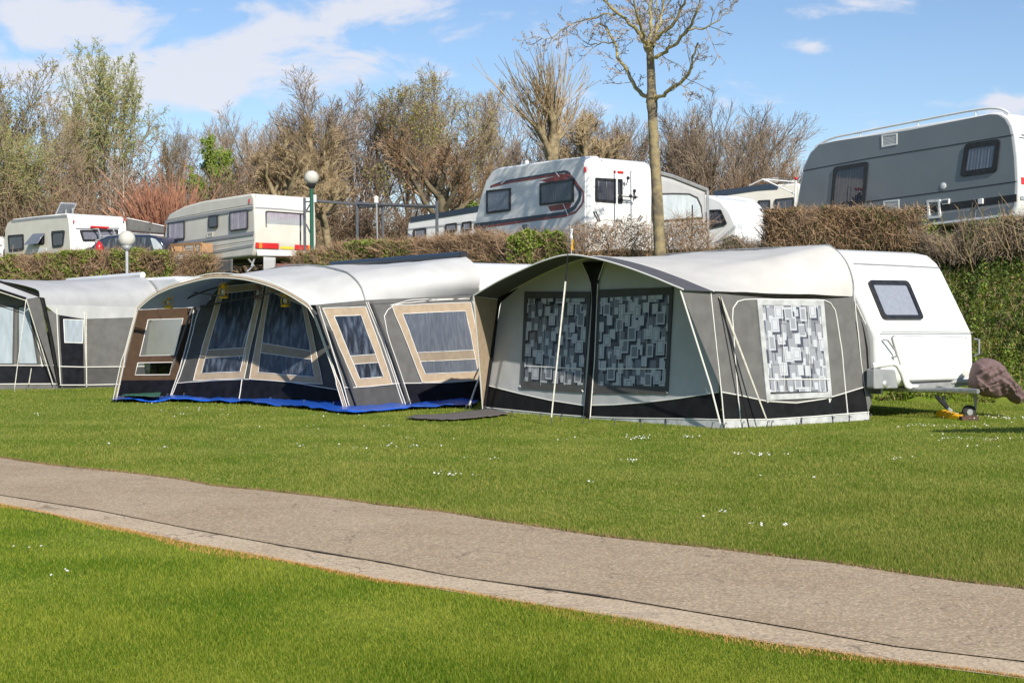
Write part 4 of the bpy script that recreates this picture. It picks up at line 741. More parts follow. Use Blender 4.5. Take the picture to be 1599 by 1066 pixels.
# ============================================================ caravans on the terrace
def upper(lbl,corner_px,Yc,U,side_px,w,end_mat,side_mat,group='caravans on the upper terrace',bevel=.07,floor=True,name='caravan'):
    x=(corner_px-CX)/F*Yc; U=V((U[0],U[1],0)).normalized(); Vv=V((-U.y,U.x,0)) 
    if Vv.y<0: Vv=-Vv
    O=V((x,Yc,0)); gz=hz(x,Yc); root=thing(name,lbl,'caravan',O+U*2.5+Vv*1.1+UP*gz,group)
    SPl=Plane(O,U); q=[V(SPl.hit(*p)) for p in side_px]
    f=[SPl.pt(p.x,p.y,-.02) for p in q]; mb=MB(); mb.prism3(f,[p+Vv*w for p in f]); obj('body',mb,end_mat,root,bevel=bevel,seg=3,ang=50)
    if side_mat: 
        c=sum(q,V((0,0)))/len(q); qi=[p+(c-p).normalized()*.09 for p in q]; mb=MB(); mb.prism(SPl,qi,-.03,.006); obj('side_panel',mb,side_mat,root)
    EP=Plane(O-U*.0,Vv); zb=min(p.y for p in q); zmid=(gz+zb)
    mb=MB(); 
    for k in (.25,.85): mb.box(O+Vv*w*k+U*(max(p.x for p in q)/2)+UP*(zb+.02),.06,max(p.x for p in q)*.9,.1,Vv,U)
    obj('chassis',mb,M['dark'],root)
    L=max(p.x for p in q)
    for k in (.10,w-.10): wheel(O+U*L*.52+Vv*k+UP*(gz+.33),Vv,root)
    return root,SPl,EP,O,U,Vv,gz
# --- big grey one at the top right
r,S,E,O,U,Vv,gz=upper('long grey sided caravan with white edges and roof rails, highest at the right','x' and 1589,30,(-.551,.835),[(1589,322),(1591,287),(1589,245),(1585,211),(1581,195),(1574,183),(1563,176),(1550,175.5),(1420,197.5),(1300,219),(1275,225),(1263,238),(1253,259),(1247,290),(1242,321),(1238,352),(1260,373),(1340,366),(1581,338)],2.3,M['white'],M['greypaint'],bevel=.05)
strips_on(S,[[(1254,267),(1360,247),(1470,229.5),(1582,211)]],M['seal'],r,.022); strips_on(S,[[(1352,315.5),(1480,298.5),(1588,283.5)]],M['seal'],r,.022)
strips_on(S,[[(1340,344),(1480,323),(1588,309)]],M['dark'],r,.16,'lower_band'); strips_on(S,[[(1262,371.5),(1340,363.5),(1440,351.5),(1582,335)]],M['white'],r,.05,'sill_trim',.03)
strips_on(S,[[(1243,355),(1440,334),(1582,318)]],M['greyplastic'],r,.10,'lower_trim',.008)
mb=MB(); A=[S.px(*p,-.08)+UP*z for p,z in zip([(1270,229),(1295,218),(1340,209.5),(1430,192.5),(1520,175),(1555,171.5),(1572,177)],[0,.03,.05,.06,.05,.03,0])]; mb.tube(smooth(A,5),.028,8); B=[a+Vv*2.0 for a in A]; mb.tube(smooth(B,5),.028,8)
for i in (2,3,4): mb.tube([A[i],A[i]-UP*.12],.02,6)
obj('roof_rail',mb,M['white'],r)
cwin(S,[(1303,261),(1357,252),(1351,318),(1297,326)],r,'curtaindark','dark',.10,.10,label='tall dark window')
cwin(S,[(1508,225),(1563,217),(1557,269),(1500,277)],r,'curtain','dark',.12,.10,label='dark window near the rear end')
def louvre(pl,quad,root,fm='white',n=7,name='vent_grille'):
    q=[V(pl.hit(*p)) for p in quad]; mb=MB(); i4=inset(q,.03); mb.ring(pl,q,i4,0,.02)
    mb.mi=1; mb.flat(pl,i4,.008); mb.mi=0
    for k in range(n):
        t=(k+.3)/n; a=i4[0].lerp(i4[3],t);b=i4[1].lerp(i4[2],t);c=i4[1].lerp(i4[2],t+.5/n);d=i4[0].lerp(i4[3],t+.5/n); mb.flat(pl,[a,b,c,d],.014)
    return obj(name,mb,[M[fm],M['greyplastic']],root)
louvre(S,[(1377,211),(1401.5,208),(1401.5,226),(1377.5,230.5)],r); louvre(S,[(1380,314),(1404.5,311.5),(1404.5,329),(1380,332)],r)
mb=MB(); c=S.px(1473.5,290.5,.0); mb.lathe(c,[(.075,0),(.075,.02),(.05,.025),(.03,.03),(0,.03)],S.N,18); obj('flue_cap',mb,M['white'],r)
q=[V(S.hit(*p)) for p in [(1449,313),(1469.5,311.5),(1470,340),(1451,342)]]; mb=MB(); mb.ring(S,q,inset(q,.05),.0,.05); obj('service_hatch',mb,M['white'],r)
q=[V(S.hit(*p)) for p in [(1472,312),(1484,310.5),(1483.5,318.5),(1473,320)]]; mb=MB(); mb.prism(S,q,0,.05); mb.mi=1; mb.flat(S,inset(q,.02),.052); obj('water_inlet',mb,[M['white'],M['bluefoil']],r,bevel=.006)
q=[V(S.hit(*p)) for p in [(1529,311),(1536.5,310),(1536.5,318.5),(1529,319.5)]]; mb=MB(); mb.prism(S,q,0,.05); obj('socket_cover',mb,M['white'],r,bevel=.008)
for qd in ([(1444,352),(1454,350.5),(1454,355),(1444,356.5)],[(1564,338),(1574,337),(1574,341),(1564,342)]): q=[V(S.hit(*p)) for p in qd]; mb=MB(); mb.prism(S,q,0,.05); obj('side_reflector',mb,M['orange'],r)
mb=MB(); c=E.px(1596,283,.01); mb.box(c,.16,.05,.16,Vv,U); obj('tail_lamp',mb,M['red'],r,bevel=.01)
strips_on(E,[[(1594,211),(1608,213)]],M['dark'],r,.03); strips_on(E,[[(1592,309),(1620,311)]],M['alu'],r,.08,'bumper_trim',.03)
# --- white one with red and navy stripes
r,S,E,O,U,Vv,gz=upper('white caravan with navy and maroon stripes and a bicycle rack on its end','x' and 917,34,(-.62,.785),[(918,398),(917,350),(917.6,259),(914,248),(908,244),(870,248.5),(779,261),(768,266),(757,281),(748,310),(741,341),(738,360),(741,378),(760,392)],2.13,M['white'],M['whiteb'])
cwin(S,[(760.5,297.5),(798.5,293.5),(798,329.5),(760.5,334.5)],r,'curtain','dark',.06,.03,label='left side window'); cwin(S,[(844,286.5),(897,278.5),(897,315.5),(843.5,321.5)],r,'curtaindark','dark',.06,.03,label='right side window'); 
cwin(E,[(928.5,277.5),(971,280),(971,318),(928.5,314.5)],r,'curtaindark','dark',.06,.03,label='end window')
for n_,(ls,m_,wd) in enumerate((([[(766,292),(780,286),(800,281.5),(870,270),(884,267.5),(890,271),(892,278)]],'navy',.06),([[(884,269),(898,284),(907,300),(906,310),(897,325),(880,334),(740,352.5)]],'navy',.11),([[(768,291),(800,284),(870,273),(890,273),(912,301),(911,317),(900,331),(884,337),(740,356.5)]],'maroon',.05))): strips_on(S,ls,M[m_],r,wd,'decal_stripe',.010+.002*n_)
mb=MB(); 
for q_ in ([(843,282),(880,272),(893,278),(858,285.5)],[(856,322),(893,316),(890,326),(860,330)]): mb=MB(); mb.flat(S,[V(S.hit(*p)) for p in q_],.009); obj('decal_patch',mb,M['maroon'],r,sm=False)
strips_on(S,[[(783,287),(790,282)],[(868,268),(874,276)],[(880,318),(888,337)]],M['white'],r,.025,'decal_slash',.016)
mb=MB(); q=[V(S.hit(*p)) for p in [(817,351),(824.5,350),(824,358),(818,359)]]; mb.prism(S,q,0,.04); obj('water_inlet',mb,M['bluefoil'],r)
mb=MB(); c=S.px(914,265,.01); mb.box(c,.05,.03,.12,U,S.N); obj('side_marker',mb,M['red'],r)
mb=MB(); c=E.px(965,269,.02); mb.box(c,.32,.03,.06,Vv,U); obj('brake_lamp',mb,M['red'],r,bevel=.01)
mb=MB()
for a in ((958,266),(984,268)): mb.tube([E.px(a[0],a[1],.02),E.px(a[0]-1,a[1],.12),E.px(a[0]-1,a[1]+10,.14),E.px(a[0],345,.12),E.px(a[0],350,.02)],.022,6)
mb.tube([E.px(958,306,.14),E.px(984,308,.14)],.022,6); mb.mi=1
for p in ((972,279),(982,299),(983,309),(976,307),(960,306)): mb.ball(E.px(*p,.2),.045,8)
mb.tube([E.px(959,307,.2),E.px(988,309,.2)],.014,5); mb.tube([E.px(972,279,.2),E.px(972,290,.14)],.014,5); mb.tube([E.px(982,297,.2),E.px(983,310,.2)],.014,5); obj('bicycle_rack',mb,[M['white'],M['dark']],r)
mb=MB()
for p in ([(926,330),(934,346)],[(930,330),(937,346)],[(1003,338),(998,346)],[(1000,336),(995,346)]): mb=MB(); mb.band(E,p,.035,.012); obj('end_decal',mb,M['navy'],r,sm=False)
mb=MB(); mb.lathe(O+U*1.0+Vv*1.0+UP*(S.hit(880,247)[1]-.0),[(.25,0),(.25,.09),(.18,.12),(0,.12)],UP,4); mb.ball(S.px(813,256,-.2)+UP*.05,.06,8); obj('roof_vent',mb,M['whiteb'],r)
mb=MB(); c=(S.px(905,268,.03)); obj
# its grey awning on the far side
a0=O+Vv*2.13; T=thing('awning_tent','grey side awning with a pale arched window behind the striped caravan','awning',a0+Vv*1.3+UP*gz,'awnings on the upper terrace')
AE=Plane(V((a0.x+.02,a0.y+.3,0)),V((.93,.36,0)))
mb=MB(); top=[(1013,268),(1050,277),(1101,297)]; mb.wall(AE,[(1014,400),(1060,398),(1103,395)],top,0,20,12); obj('side_wall',mb,M['canvasltgrey'],T,thick=.01)
mb=MB(); mb.tube([AE.px(*p,.03) for p in [(1010,265),(1050,275.5),(1104,297)]],.045,6); mb.tube([AE.px(1104,297,.03),AE.px(1105,390,.03)],.035,6); obj('frame_pole',mb,M['alu'],T)
q=[(1016,306),(1030,303),(1050,302.5),(1075,303),(1088,309),(1094,322),(1096,340),(1018,346)]; mb=MB(); mb.flat(AE,[V(AE.hit(*p)) for p in q],.02); obj('window',mb,M['palefoil'],T,sm=False)
mb=MB(); mb.tube([AE.px(*p,.03) for p in q+[q[0]]],.02,5); obj('window_edge',mb,M['canvasdkgrey'],T)
mb=MB(); tb=[AE.px(*p) for p in top]; mb.loft([tb,[p-U*-3.2+UP*-.0 for p in tb]],12,3); obj('roof',mb,M['canvasltgrey'],T,thick=.01)
mb=MB(); mb.tube([AE.px(1080,320,.05),AE.px(1080,394,.05)],.012,5); obj('cord',mb,M['dark'],T)
# --- white nose right of the trunk
r,S,E,O,U,Vv,gz=upper('white caravan with a sloping nose and one window, right of the tall tree trunk','x' and 1150,40,(-.80,.60),[(1150,395),(1150,352),(1140,330),(1125,312),(1107,305),(1090,303),(1050,306),(1040,395)],2.2,M['white'],None)
f=[O+Vv*a+UP*z for a,z in ((0,3.2),(2.6,3.2))]
EP2=Plane(O-U*.05,Vv,lean=R(14)); q=[(1110,305),(1150,306),(1177,309.5),(1190,322),(1200,345),(1206,362),(1205,395),(1150,396),(1150,352),(1140,330),(1125,314)]
mb=MB(); qq=[V(EP2.hit(*p)) for p in q]; ff=[EP2.pt(p.x,p.y,0) for p in qq]; mb.prism3(ff,[p+U*1.6 for p in ff]); obj('nose',mb,M['white'],r,bevel=.14,ang=50)
cwin(EP2,[(1154,326),(1188,326),(1195.5,354.5),(1167,353)],r,'curtainwhite','dark',.06,.05,label='nose window with drawn blind',blind=True)
cwin(S,[(1104,328),(1126,327),(1136,350),(1104,357)],r,'curtaindark','dark',.06,.05,label='dark side window')
strips_on(EP2,[[(1118,305),(1150,345),(1154,394)]],M['seal'],r,.03)
strips_on(EP2,[[(1152,361),(1204,364)]],M['greyplastic'],r,.02)
# --- cream one behind with dark windows
r,S,E,O,U,Vv,gz=upper('cream caravan with a dark roof strip, behind the rotary clothes dryer','x' and 1250,46,(-.93,.36),[(1250,350),(1250,290),(1246,285),(1184,290),(1150,296),(1114,301),(1113,306),(1113,350)],2.3,M['cream'],None)
strips_on(S,[[(1114,303),(1150,298),(1184,293),(1215,291)]],M['navy'],r,.18,'roof_trim'); 
cwin(S,[(1184,313),(1203,312),(1203,330),(1184,330)],r,'curtaindark','dark',.05,.03,label='left dark window'); cwin(S,[(1210,311),(1240,308),(1240,328),(1210,329)],r,'curtaindark','dark',.05,.03,label='right dark window')
# --- low white one beside the striped caravan
r,S,E,O,U,Vv,gz=upper('low white caravan with dark roof edge, half hidden behind the striped caravan','x' and 760,43,(-.83,.56),[(760,390),(760,324),(757,321),(700,331),(655,339),(641,341.5),(636,349),(634,374),(636,388)],2.3,M['whiteb'],None)
strips_on(S,[[(641,343),(700,333.5),(757,324)]],M['navy'],r,.16,'roof_trim'); strips_on(S,[[(636,358),(700,351),(757,344)]],M['midgrey'],r,.03)
for qd,lb in (([(646,358),(666,355.5),(666,374),(646,375)],'left window'),([(696,350),(714,347.5),(714,361),(696,363)],'middle window'),([(722,347),(737,345),(737,360),(722,362)],'right window')): cwin(S,qd,r,'curtain','dark',.05,.04,label=lb)
# --- cream one with red lamps
r,S,E,O,U,Vv,gz=upper('cream caravan with rosy curtains and red tail lamps, beside the green lamp pole','x' and 396,44,(-.68,.73),[(396.5,389),(398,374),(396.5,325),(395.5,308),(391.5,301.7),(340,310),(314,314),(286,322),(263,334),(258.3,343),(256,365),(253,391),(256,410),(300,411),(332.6,406.5),(392.6,400)],2.3,M['cream'],None)
q=E; mb=MB(); qq=[V(E.hit(*p)) for p in [(399,304),(486,310.5),(488,380),(490,400),(402,399),(399,376)]]; mb.prism(E,qq,-.02,.012); obj('end_panel',mb,M['white'],r)
strips_on(S,[[(258,347),(330,334.5),(396,324)]],M['midgrey'],r,.09); strips_on(S,[[(253,384),(330,373),(397,363.5)]],M['midgrey'],r,.10); strips_on(S,[[(253,393),(330,385),(397,375)],[(258,344),(330,330),(395,319)]],M['seal'],r,.015); strips_on(S,[[(300,398),(350,390),(396,382)]],M['midgrey'],r,.05)
strips_on(E,[[(398,324.5),(440,327),(487,332)]],M['midgrey'],r,.05,off=.02); strips_on(E,[[(398,363.5),(440,365.5),(488,369)]],M['midgrey'],r,.05,off=.02)
cwin(S,[(263,348),(289,344.5),(289,373.5),(263.5,376)],r,'curtainpink','seal',.04,.07,label='left side window'); cwin(S,[(326.5,337),(341,335),(341,355),(326.5,357)],r,'curtaindark','seal',.05,.06,label='small middle window'); cwin(S,[(359.5,331),(388,327),(388,357.5),(359.5,361.5)],r,'curtainpink','seal',.04,.07,label='right side window')
cwin(E,[(413.5,329),(475,333.5),(475,360.5),(413.5,357)],r,'curtainpink','seal',.035,.08,.02,label='wide end window with rosy curtains')
louvre(S,[(323.5,364),(333,362.5),(333,369.5),(323.5,371)],r,'cream',3)
q=[(398,378.5),(435,380),(435,389),(398,388)]; 
for qd,m_ in (([(398,378.5),(403,378.7),(403,388),(398,387.5)],'red'),([(403,378.7),(408,379),(408,388),(403,388)],'orange'),([(408,379),(434,380),(434,389),(408,388)],'red'),([(459,382),(480,383),(480,391),(459,390)],'red'),([(480,383),(487,383.5),(487,391.5),(480,391)],'orange')):
    mb=MB(); mb.prism(E,[V(E.hit(*p)) for p in qd],.01,.06); obj('tail_lamp',mb,M[m_],r,bevel=.008)
mb=MB(); mb.prism(E,[V(E.hit(*p)) for p in [(437,381),(457,382),(457,389.5),(437,388.5)]],.01,.04); obj('number_plate',mb,M['yellowplate'],r)
mb=MB(); mb.box(S.px(389,314,.0),.05,.02,.14,U,S.N); obj('side_marker',mb,M['red'],r)
# canvas skirts and clutter under it
mb=MB(); SK=S; mb.wall(S,[(334,428),(364,426)],[(334,407),(364,404)],.02,8,6); obj('skirt_sheet',mb,M['canvasgrey'],r,thick=.01)
mb=MB(); mb.wall(S,[(254,432),(300,430)],[(254,404),(302,411)],.10,10,6); obj('skirt_sheet',mb,M['canvasltgrey'],r,thick=.01,label='pale loose skirt sheet at the far end')
mb=MB(); mb.wall(E,[(411,424),(430,424)],[(411,401),(430,402)],.02,6,4); obj('skirt_sheet',mb,M['canvasltgrey'],r,thick=.01)
mb=MB(); mb.tube([E.px(396,404,-.3),E.px(402,414,-.2),E.px(394,424,-.3)],.03,5); mb.tube([E.px(406,402,-.3),E.px(398,416,-.2)],.03,5); obj('corner_steady',mb,M['alu'],r)
T=thing('brick_step','low reddish brick step under the tail of the cream caravan','step',E.px(460,420,-.1),None); mb=MB(); 
for k in range(5): mb.box(E.px(434+k*7,414,-.15),.20,.5,.09,Vv,U); mb.box(E.px(432+k*7,418.5,-.16),.20,.5,.09,Vv,U)
obj('course',mb,pm('dull_red_brick',(.22,.10,.08),(.16,.08,.065),7,.9),T,bevel=.006)
# planter made of raw boards
P0=S.px(289,411,.5); T=thing('wooden_planter','raw pine planter box with hanging white sheet beside the cream caravan','planter',P0)
mb=MB(); a=S.px(288,383.5,.5); b_=S.px(337,381,.5); c=S.px(289,396,.5); d=S.px(335,394,.5)
for p,q in ((a,b_),(c,d)): mb.box((p+q)/2,(q-p).length,.05,.09,(q-p).normalized(),S.N)
for t in (.03,.42,.78,.97): p=a.lerp(b_,t); q=c.lerp(d,t); mb.box((p+q)/2,.07,.06,(p-q).length,(b_-a).normalized(),S.N)
for t in (0,1): p=a.lerp(b_,t).lerp(c.lerp(d,t),.5); mb.box(p-S.N*.2,.04,.4,.3,(b_-a).normalized(),S.N)
obj('frame',mb,M['wood'],T,bevel=.004)
mb=MB(); mb.wall(S,[(300,411),(330,412),(337,404)],[(296,397),(320,397),(338,394)],.5,10,5); obj('white_sheet',mb,M['white'],T,thick=.01)
mb=MB(); mb.box(S.px(330,408,.42),.55,.1,.45,U,S.N); obj('board',mb,M['wood'],T)
# --- caravan at the far left
r,S,E,O,U,Vv,gz=upper('white caravan with tilted roof solar panel and a rack on its end, far left','x' and 111,50,(-.75,.66),[(112,425),(112,391),(110,350),(108,338),(103,333),(60,337),(19,341.5),(10,348),(6.5,358),(5.5,390),(6.5,425)],2.3,M['white'],M['cream'])
strips_on(S,[[(18,346),(60,341),(105,337.5)]],M['greyplastic'],r,.10)
cwin(S,[(13,367.5),(37.5,365.5),(38,391),(15,393)],r,'curtaindark','dark',.08,.07,label='left dark window'); cwin(S,[(81,361),(102,359.5),(99,385),(83,387)],r,'curtaindark','dark',.08,.09,label='right dark window')
mb=MB(); q=[V(S.hit(*p)) for p in [(53,365),(70.5,364),(70,381),(49,383)]]; f_=[S.pt(q[0].x,q[0].y,.01),S.pt(q[1].x,q[1].y,.01),S.pt(q[2].x,q[2].y,.28),S.pt(q[3].x,q[3].y,.28)]; mb.prism3([p+UP*.0+S.N*.03 for p in f_],f_); obj('window',mb,M['greyfoil'],r,bevel=.004,label='small top-hung window standing open')
cwin(S,[(53,367),(70,366),(70,381),(53,383)],r,'curtaindark','dark',.05,.05,label='opening behind the propped window')
q=[V(S.hit(*p)) for p in [(47,389),(73,387),(73,397),(47,398)]]; mb=MB(); mb.prism(S,q,0,.015); obj('vent_cover',mb,M['whiteb'],r)
cwin(E,[(124,359),(184,358.5),(183.5,376),(129,377)],r,'curtain','dark',.07,.05,label='wide end window')
mb=MB(); mb.box(E.px(155,355,.03),.75,.06,.08,Vv,U); obj('brake_lamp',mb,M['red'],r,bevel=.02)
mb=MB()
for x in (146,169): mb.tube([E.px(x-2,358,.05),E.px(x,358,.3),E.px(x+2,366,.34),E.px(x+2,374,.34),E.px(x+1,376,.1)],.028,6)
mb.tube([E.px(148,369,.34),E.px(171,369,.34)],.028,6); mb.tube([E.px(152,372,.34),E.px(167,372,.34)],.05,6); obj('bicycle_rack',mb,M['alu'],r)
strips_on(E,[[(118,356.5),(186,356)]],M['greyplastic'],r,.03)
for p in ((115,346),(193.5,343.5)): mb=MB(); mb.box(E.px(*p,.01),.05,.03,.09,Vv,U); obj('marker_lamp',mb,M['red'],r)
pc=at(103,326,51.5); mb=MB(); PA=V((.75,.66,0)); PB=(V((.5,-.45,.55))).normalized(); PB=(PB-PA*PA.dot(PB)/PA.dot(PA)).normalized(); PC=PA.cross(PB); mb.box(pc,.62,.62,.04,PA,PB,PC); sp_=obj('solar_panel',mb,M['alu'],r,bevel=.01)
mb=MB(); mb.box(pc+V((0,-.01,0)),.52,.52,.05,PA,PB,PC); obj('cells',mb,M['greyfoil'],sp_); mb=MB(); mb.tube([pc,pc-UP*.5],.03,5); mb.tube([pc+V((.2,.1,.1)),pc+V((.25,.1,-.5))],.03,5); obj('bracket',mb,M['alu'],sp_)
# its grey awning, a white neighbour, and the dark car
aw=at(198,345,51.6); T=thing('awning_tent','slate grey awning sloping down behind the dark car at the far left','awning',aw-UP*1,'awnings on the upper terrace'); AE=Plane(V((aw.x,aw.y,0)),V((.93,.36,0)))
mb=MB(); mb.wall(AE,[(198,361),(256,365)],[(198,341.5),(225,347),(256,354)],0,14,5,); obj('roof',mb,M['canvasgrey'],T,thick=.02); mb=MB(); mb.wall(AE,[(198,410),(256,410)],[(198,362),(256,365.5)],-.05,14,6); obj('side_wall',mb,M['canvasltgrey'],T,thick=.02)
mb=MB(); mb.tube([AE.px(*p,.03) for p in [(198,341),(225,346.5),(256,353.5)]],.03,5); obj('frame_pole',mb,M['alu'],T)
T=thing('caravan','sliver of a white caravan end cut by the left edge of the photo','caravan',at(-14,430,54),'caravans on the upper terrace'); W_=Plane(at(4,430,54),V((-1,.2,0)))
mb=MB(); qq=[V(W_.hit(*p)) for p in [(4,430),(5,385),(3,372),(-6,368),(-70,366),(-72,430)]]; f=[W_.pt(p.x,p.y,0) for p in qq]; mb.prism3(f,[p+V((.3,2.2,0)) for p in f]); obj('body',mb,M['white'],T,bevel=.06); strips_on(W_,[[(4,383),(-60,385)],[(3,396),(-60,397)]],M['greyplastic'],T,.05)
T=thing('parked_car','dark blue estate car standing behind the clipped hedge at the left','car',at(195,420,46.5)); CP=Plane(at(255,420,46.2),V((-.97,.22,0)),up=UP); DV=V((.22,.97,0))
q=[(257,398),(256,384),(251,374),(243,369.5),(232,366.5),(200,366),(166,368.5),(154,374),(142,385),(131,388),(129,398),(130,414),(257,412)]
mb=MB(); qq=[V(CP.hit(*p)) for p in q]; f=[CP.pt(p.x,p.y,0) for p in qq]; mb.prism3(f,[p+DV*1.7 for p in f]); obj('body',mb,pm('dark_blue_car_paint',(.02,.03,.055),(.016,.025,.05),3,.2,coat=1),T,bevel=.08,seg=3)
for qd in ([(206,370.5),(228,371),(233,388),(206,388)],[(172,372),(203,370.5),(203,388),(165,388)]): mb=MB(); mb.flat(CP,rquad([V(CP.hit(*p)) for p in qd],.06),.01); obj('side_window',mb,M['bluefoil'],T,sm=False)
mb=MB(); mb.flat(CP,rquad([V(CP.hit(*p)) for p in [(235,371),(243,373),(253,384),(254,390),(240,389)]],.05),.012); obj('windscreen',mb,M['palefoil'],T,sm=False)
mb=MB(); mb.tube([CP.px(168,368,-.1),CP.px(200,364.5,-.1),CP.px(232,365,-.1)],.02,6); obj('roof_rail',mb,M['alu'],T)
for x in (150,235): wheel(CP.px(x,424,-.1),DV,T,.31,.2)
mb=MB(); c=at(155,392,42.6); mb.lathe(c+UP*-.55,[(.0,0),(.12,0),(.15,.2),(.10,.35),(.10,.5),(.0,.52)],UP,12); mb.mi=1; mb.lathe(c-UP*.05,[(.10,0),(.13,.1),(.10,.24),(.03,.34),(0,.36)],UP,12); mb.mi=2; mb.ball(c+V((0,-.05,-.16)),.09,10)
props(obj('garden_ornament',mb,[M['orange'],M['red'],M['globe']],None,loc=c-UP*.6),'small red and cream ornament sticking up out of the left hedge','ornament')
# ============================================================ lamps, steel frame, birdhouse, dryer, pennant
def lamp(px,pyc,rpx,Y,ybase,pm_,lbl,rp):
    c=at(px,pyc,Y); r=rpx/F*Y; b=at(px+3,ybase,Y); T=thing('street_lamp',lbl,'lamp',V((c.x,c.y,b.z)),'globe lamps of the campsite')
    mb=MB(); mb.ball(c,r,24); obj('globe',mb,M['globe'],T); mb=MB(); mb.tube([V((c.x,c.y,c.z-r*1.15)),V((c.x+.01,c.y,b.z))],rp,12); obj('pole',mb,M[pm_],T)
    mb=MB(); mb.lathe(V((c.x,c.y,c.z-r*1.2)),[(rp*1.2,-.06),(r*.5,0),(r*.62,.05),(r*.6,.1)],UP,18); obj('collar',mb,M['alu' if pm_!='greenpole' else 'dark'],T)
lamp(198,373,13,38.8,440,'alu','globe lamp on a short pale pole behind the left hedge',.045); lamp(486.5,277.5,11.3,40,395,'greenpole','globe lamp on a tall green pole beside the cream caravan',.055)
mb=MB(); s=at(492,310,40.1); mb.box(s,.08,.08,.2); props(obj('junction_box',mb,M['white'],None,loc=s),'tiny white box on the green lamp pole','box')
T=thing('steel_frame','grey steel goal-like frame of posts and rails standing behind the hedge','frame',at(600,400,46))
def post(px,y0,y1,Y,rr=.05): mb=MB(); mb.tube([at(px,y0,Y),at(px+.5,y1,Y)],rr,6); obj('post',mb,M['steel'],T)
post(557.5,312,392,46); post(597.5,322,395,49); post(682,314,385,43); post(475.5,309,391,41.5,.045)
mb=MB(); a=[at(493,314,46),at(558,319,46),at(682,323,43)]
mb.tube(a,.05,6); mb.tube([at(558,322.5,46),at(597,322,49)],.05,6); mb.tube([at(557,316,46),at(597,321,49)],.04,6); obj('rail',mb,M['steel'],T)
mb=MB(); A=Plane(at(476,400,41.5),V((1,0,0)))
for p in ([(476,315),(484,315)],[(476,330),(486,330)],[(478,330),(486,316)],[(478,350),(488,372)],[(469,333),(469,385)]): mb.tube([A.px(*q) for q in p],.025,5)
obj('brace',mb,M['steel'],T)
T=thing('birdhouse','small white birdhouse on a thin pale pole behind the hedge','birdhouse',at(590,398,38)); mb=MB(); c=at(588,313,38); mb.box(c,.10,.12,.13); mb.prism3([c+V((x,-.08,z)) for x,z in ((-.08,.06),(.08,.06),(0,.13))],[c+V((x,.08,z)) for x,z in ((-.08,.06),(.08,.06),(0,.13))]); obj('house',mb,M['white'],T); mb=MB(); mb.tube([at(588,316,38),at(590,398,38)],.022,6); obj('pole',mb,M['alu'],T)
T=thing('clothes_dryer','white rotary clothes dryer with folded arms in front of the cream caravan','clothes dryer',at(1241,350,38)); mb=MB(); mb.tube([at(1243,282,38),at(1240,350,38)],.025,6); obj('pole',mb,M['white'],T); mb=MB(); ct=at(1218,293,38)
for a,b_ in (((1241,284),(1191,280)),((1191,280),(1218,292)),((1218,292),(1241,303)),((1241,281),(1218,292)),((1191,280),(1170,290)) ): mb.tube([at(*a,38),at(*b_,38.2)],.02,5)
for k in range(4): mb.tube([at(1241,282+k*2,38),at(1215,277+k*2.4,38.6),at(1193,280+k*1.2,38.2)],.006,4)
obj('arm',mb,M['white'],T); mb=MB(); c=at(1243,279,38); mb.ball(c,.055,10,.8); obj('red_peg_bag',mb,M['red'],T)
T=thing('pennant','small yellow and white pennant standing above the peak of the grey awning','pennant',at(893,412,24.5)); mb=MB(); mb.tube([at(893,414,24.5),at(891,352,24.5)],.008,5); obj('staff',mb,M['alu'],T)
mb=MB(); mb.grid(lambda s,t: at(891.5+s*3.5,374+t*18,24.5)+V((0,.03*math.sin(t*7+s*4),0)),3,6); mb.mi=1; mb.grid(lambda s,t: at(890.5+s*3.5,357+t*17,24.5)+V((0,.03*math.sin(t*7+s*4),0)),3,6); obj('cloth',mb,[M['yellow'],M['white']],T,thick=.003)
# white bags of garden waste below the big caravan
T=thing('storage_sack','white mesh sack leaning in the hedge below the grey caravan','sack',at(1416,392,29.6)); mb=MB(); mb.lathe(at(1416,386,29.6),[(0,0),(.19,.0),(.23,.1),(.22,.32),(.16,.38),(.19,.42),(.10,.5),(0,.5)],UP,16)
for i,v in enumerate(mb.v): mb.v[i]=v+V((1,1,0))*.06*noise.noise(v*6)
obj('bag',mb,M['whiteb'],T)
T=thing('plastic_tub','dull grey plastic tub under the grey caravan','tub',at(1520,380,30.5)); mb=MB(); mb.lathe(at(1519,378,30.6),[(0,0),(.14,0),(.18,.24),(.20,.26),(.16,.26),(.13,.02)],UP,16); obj('bucket',mb,M['greyplastic'],T)
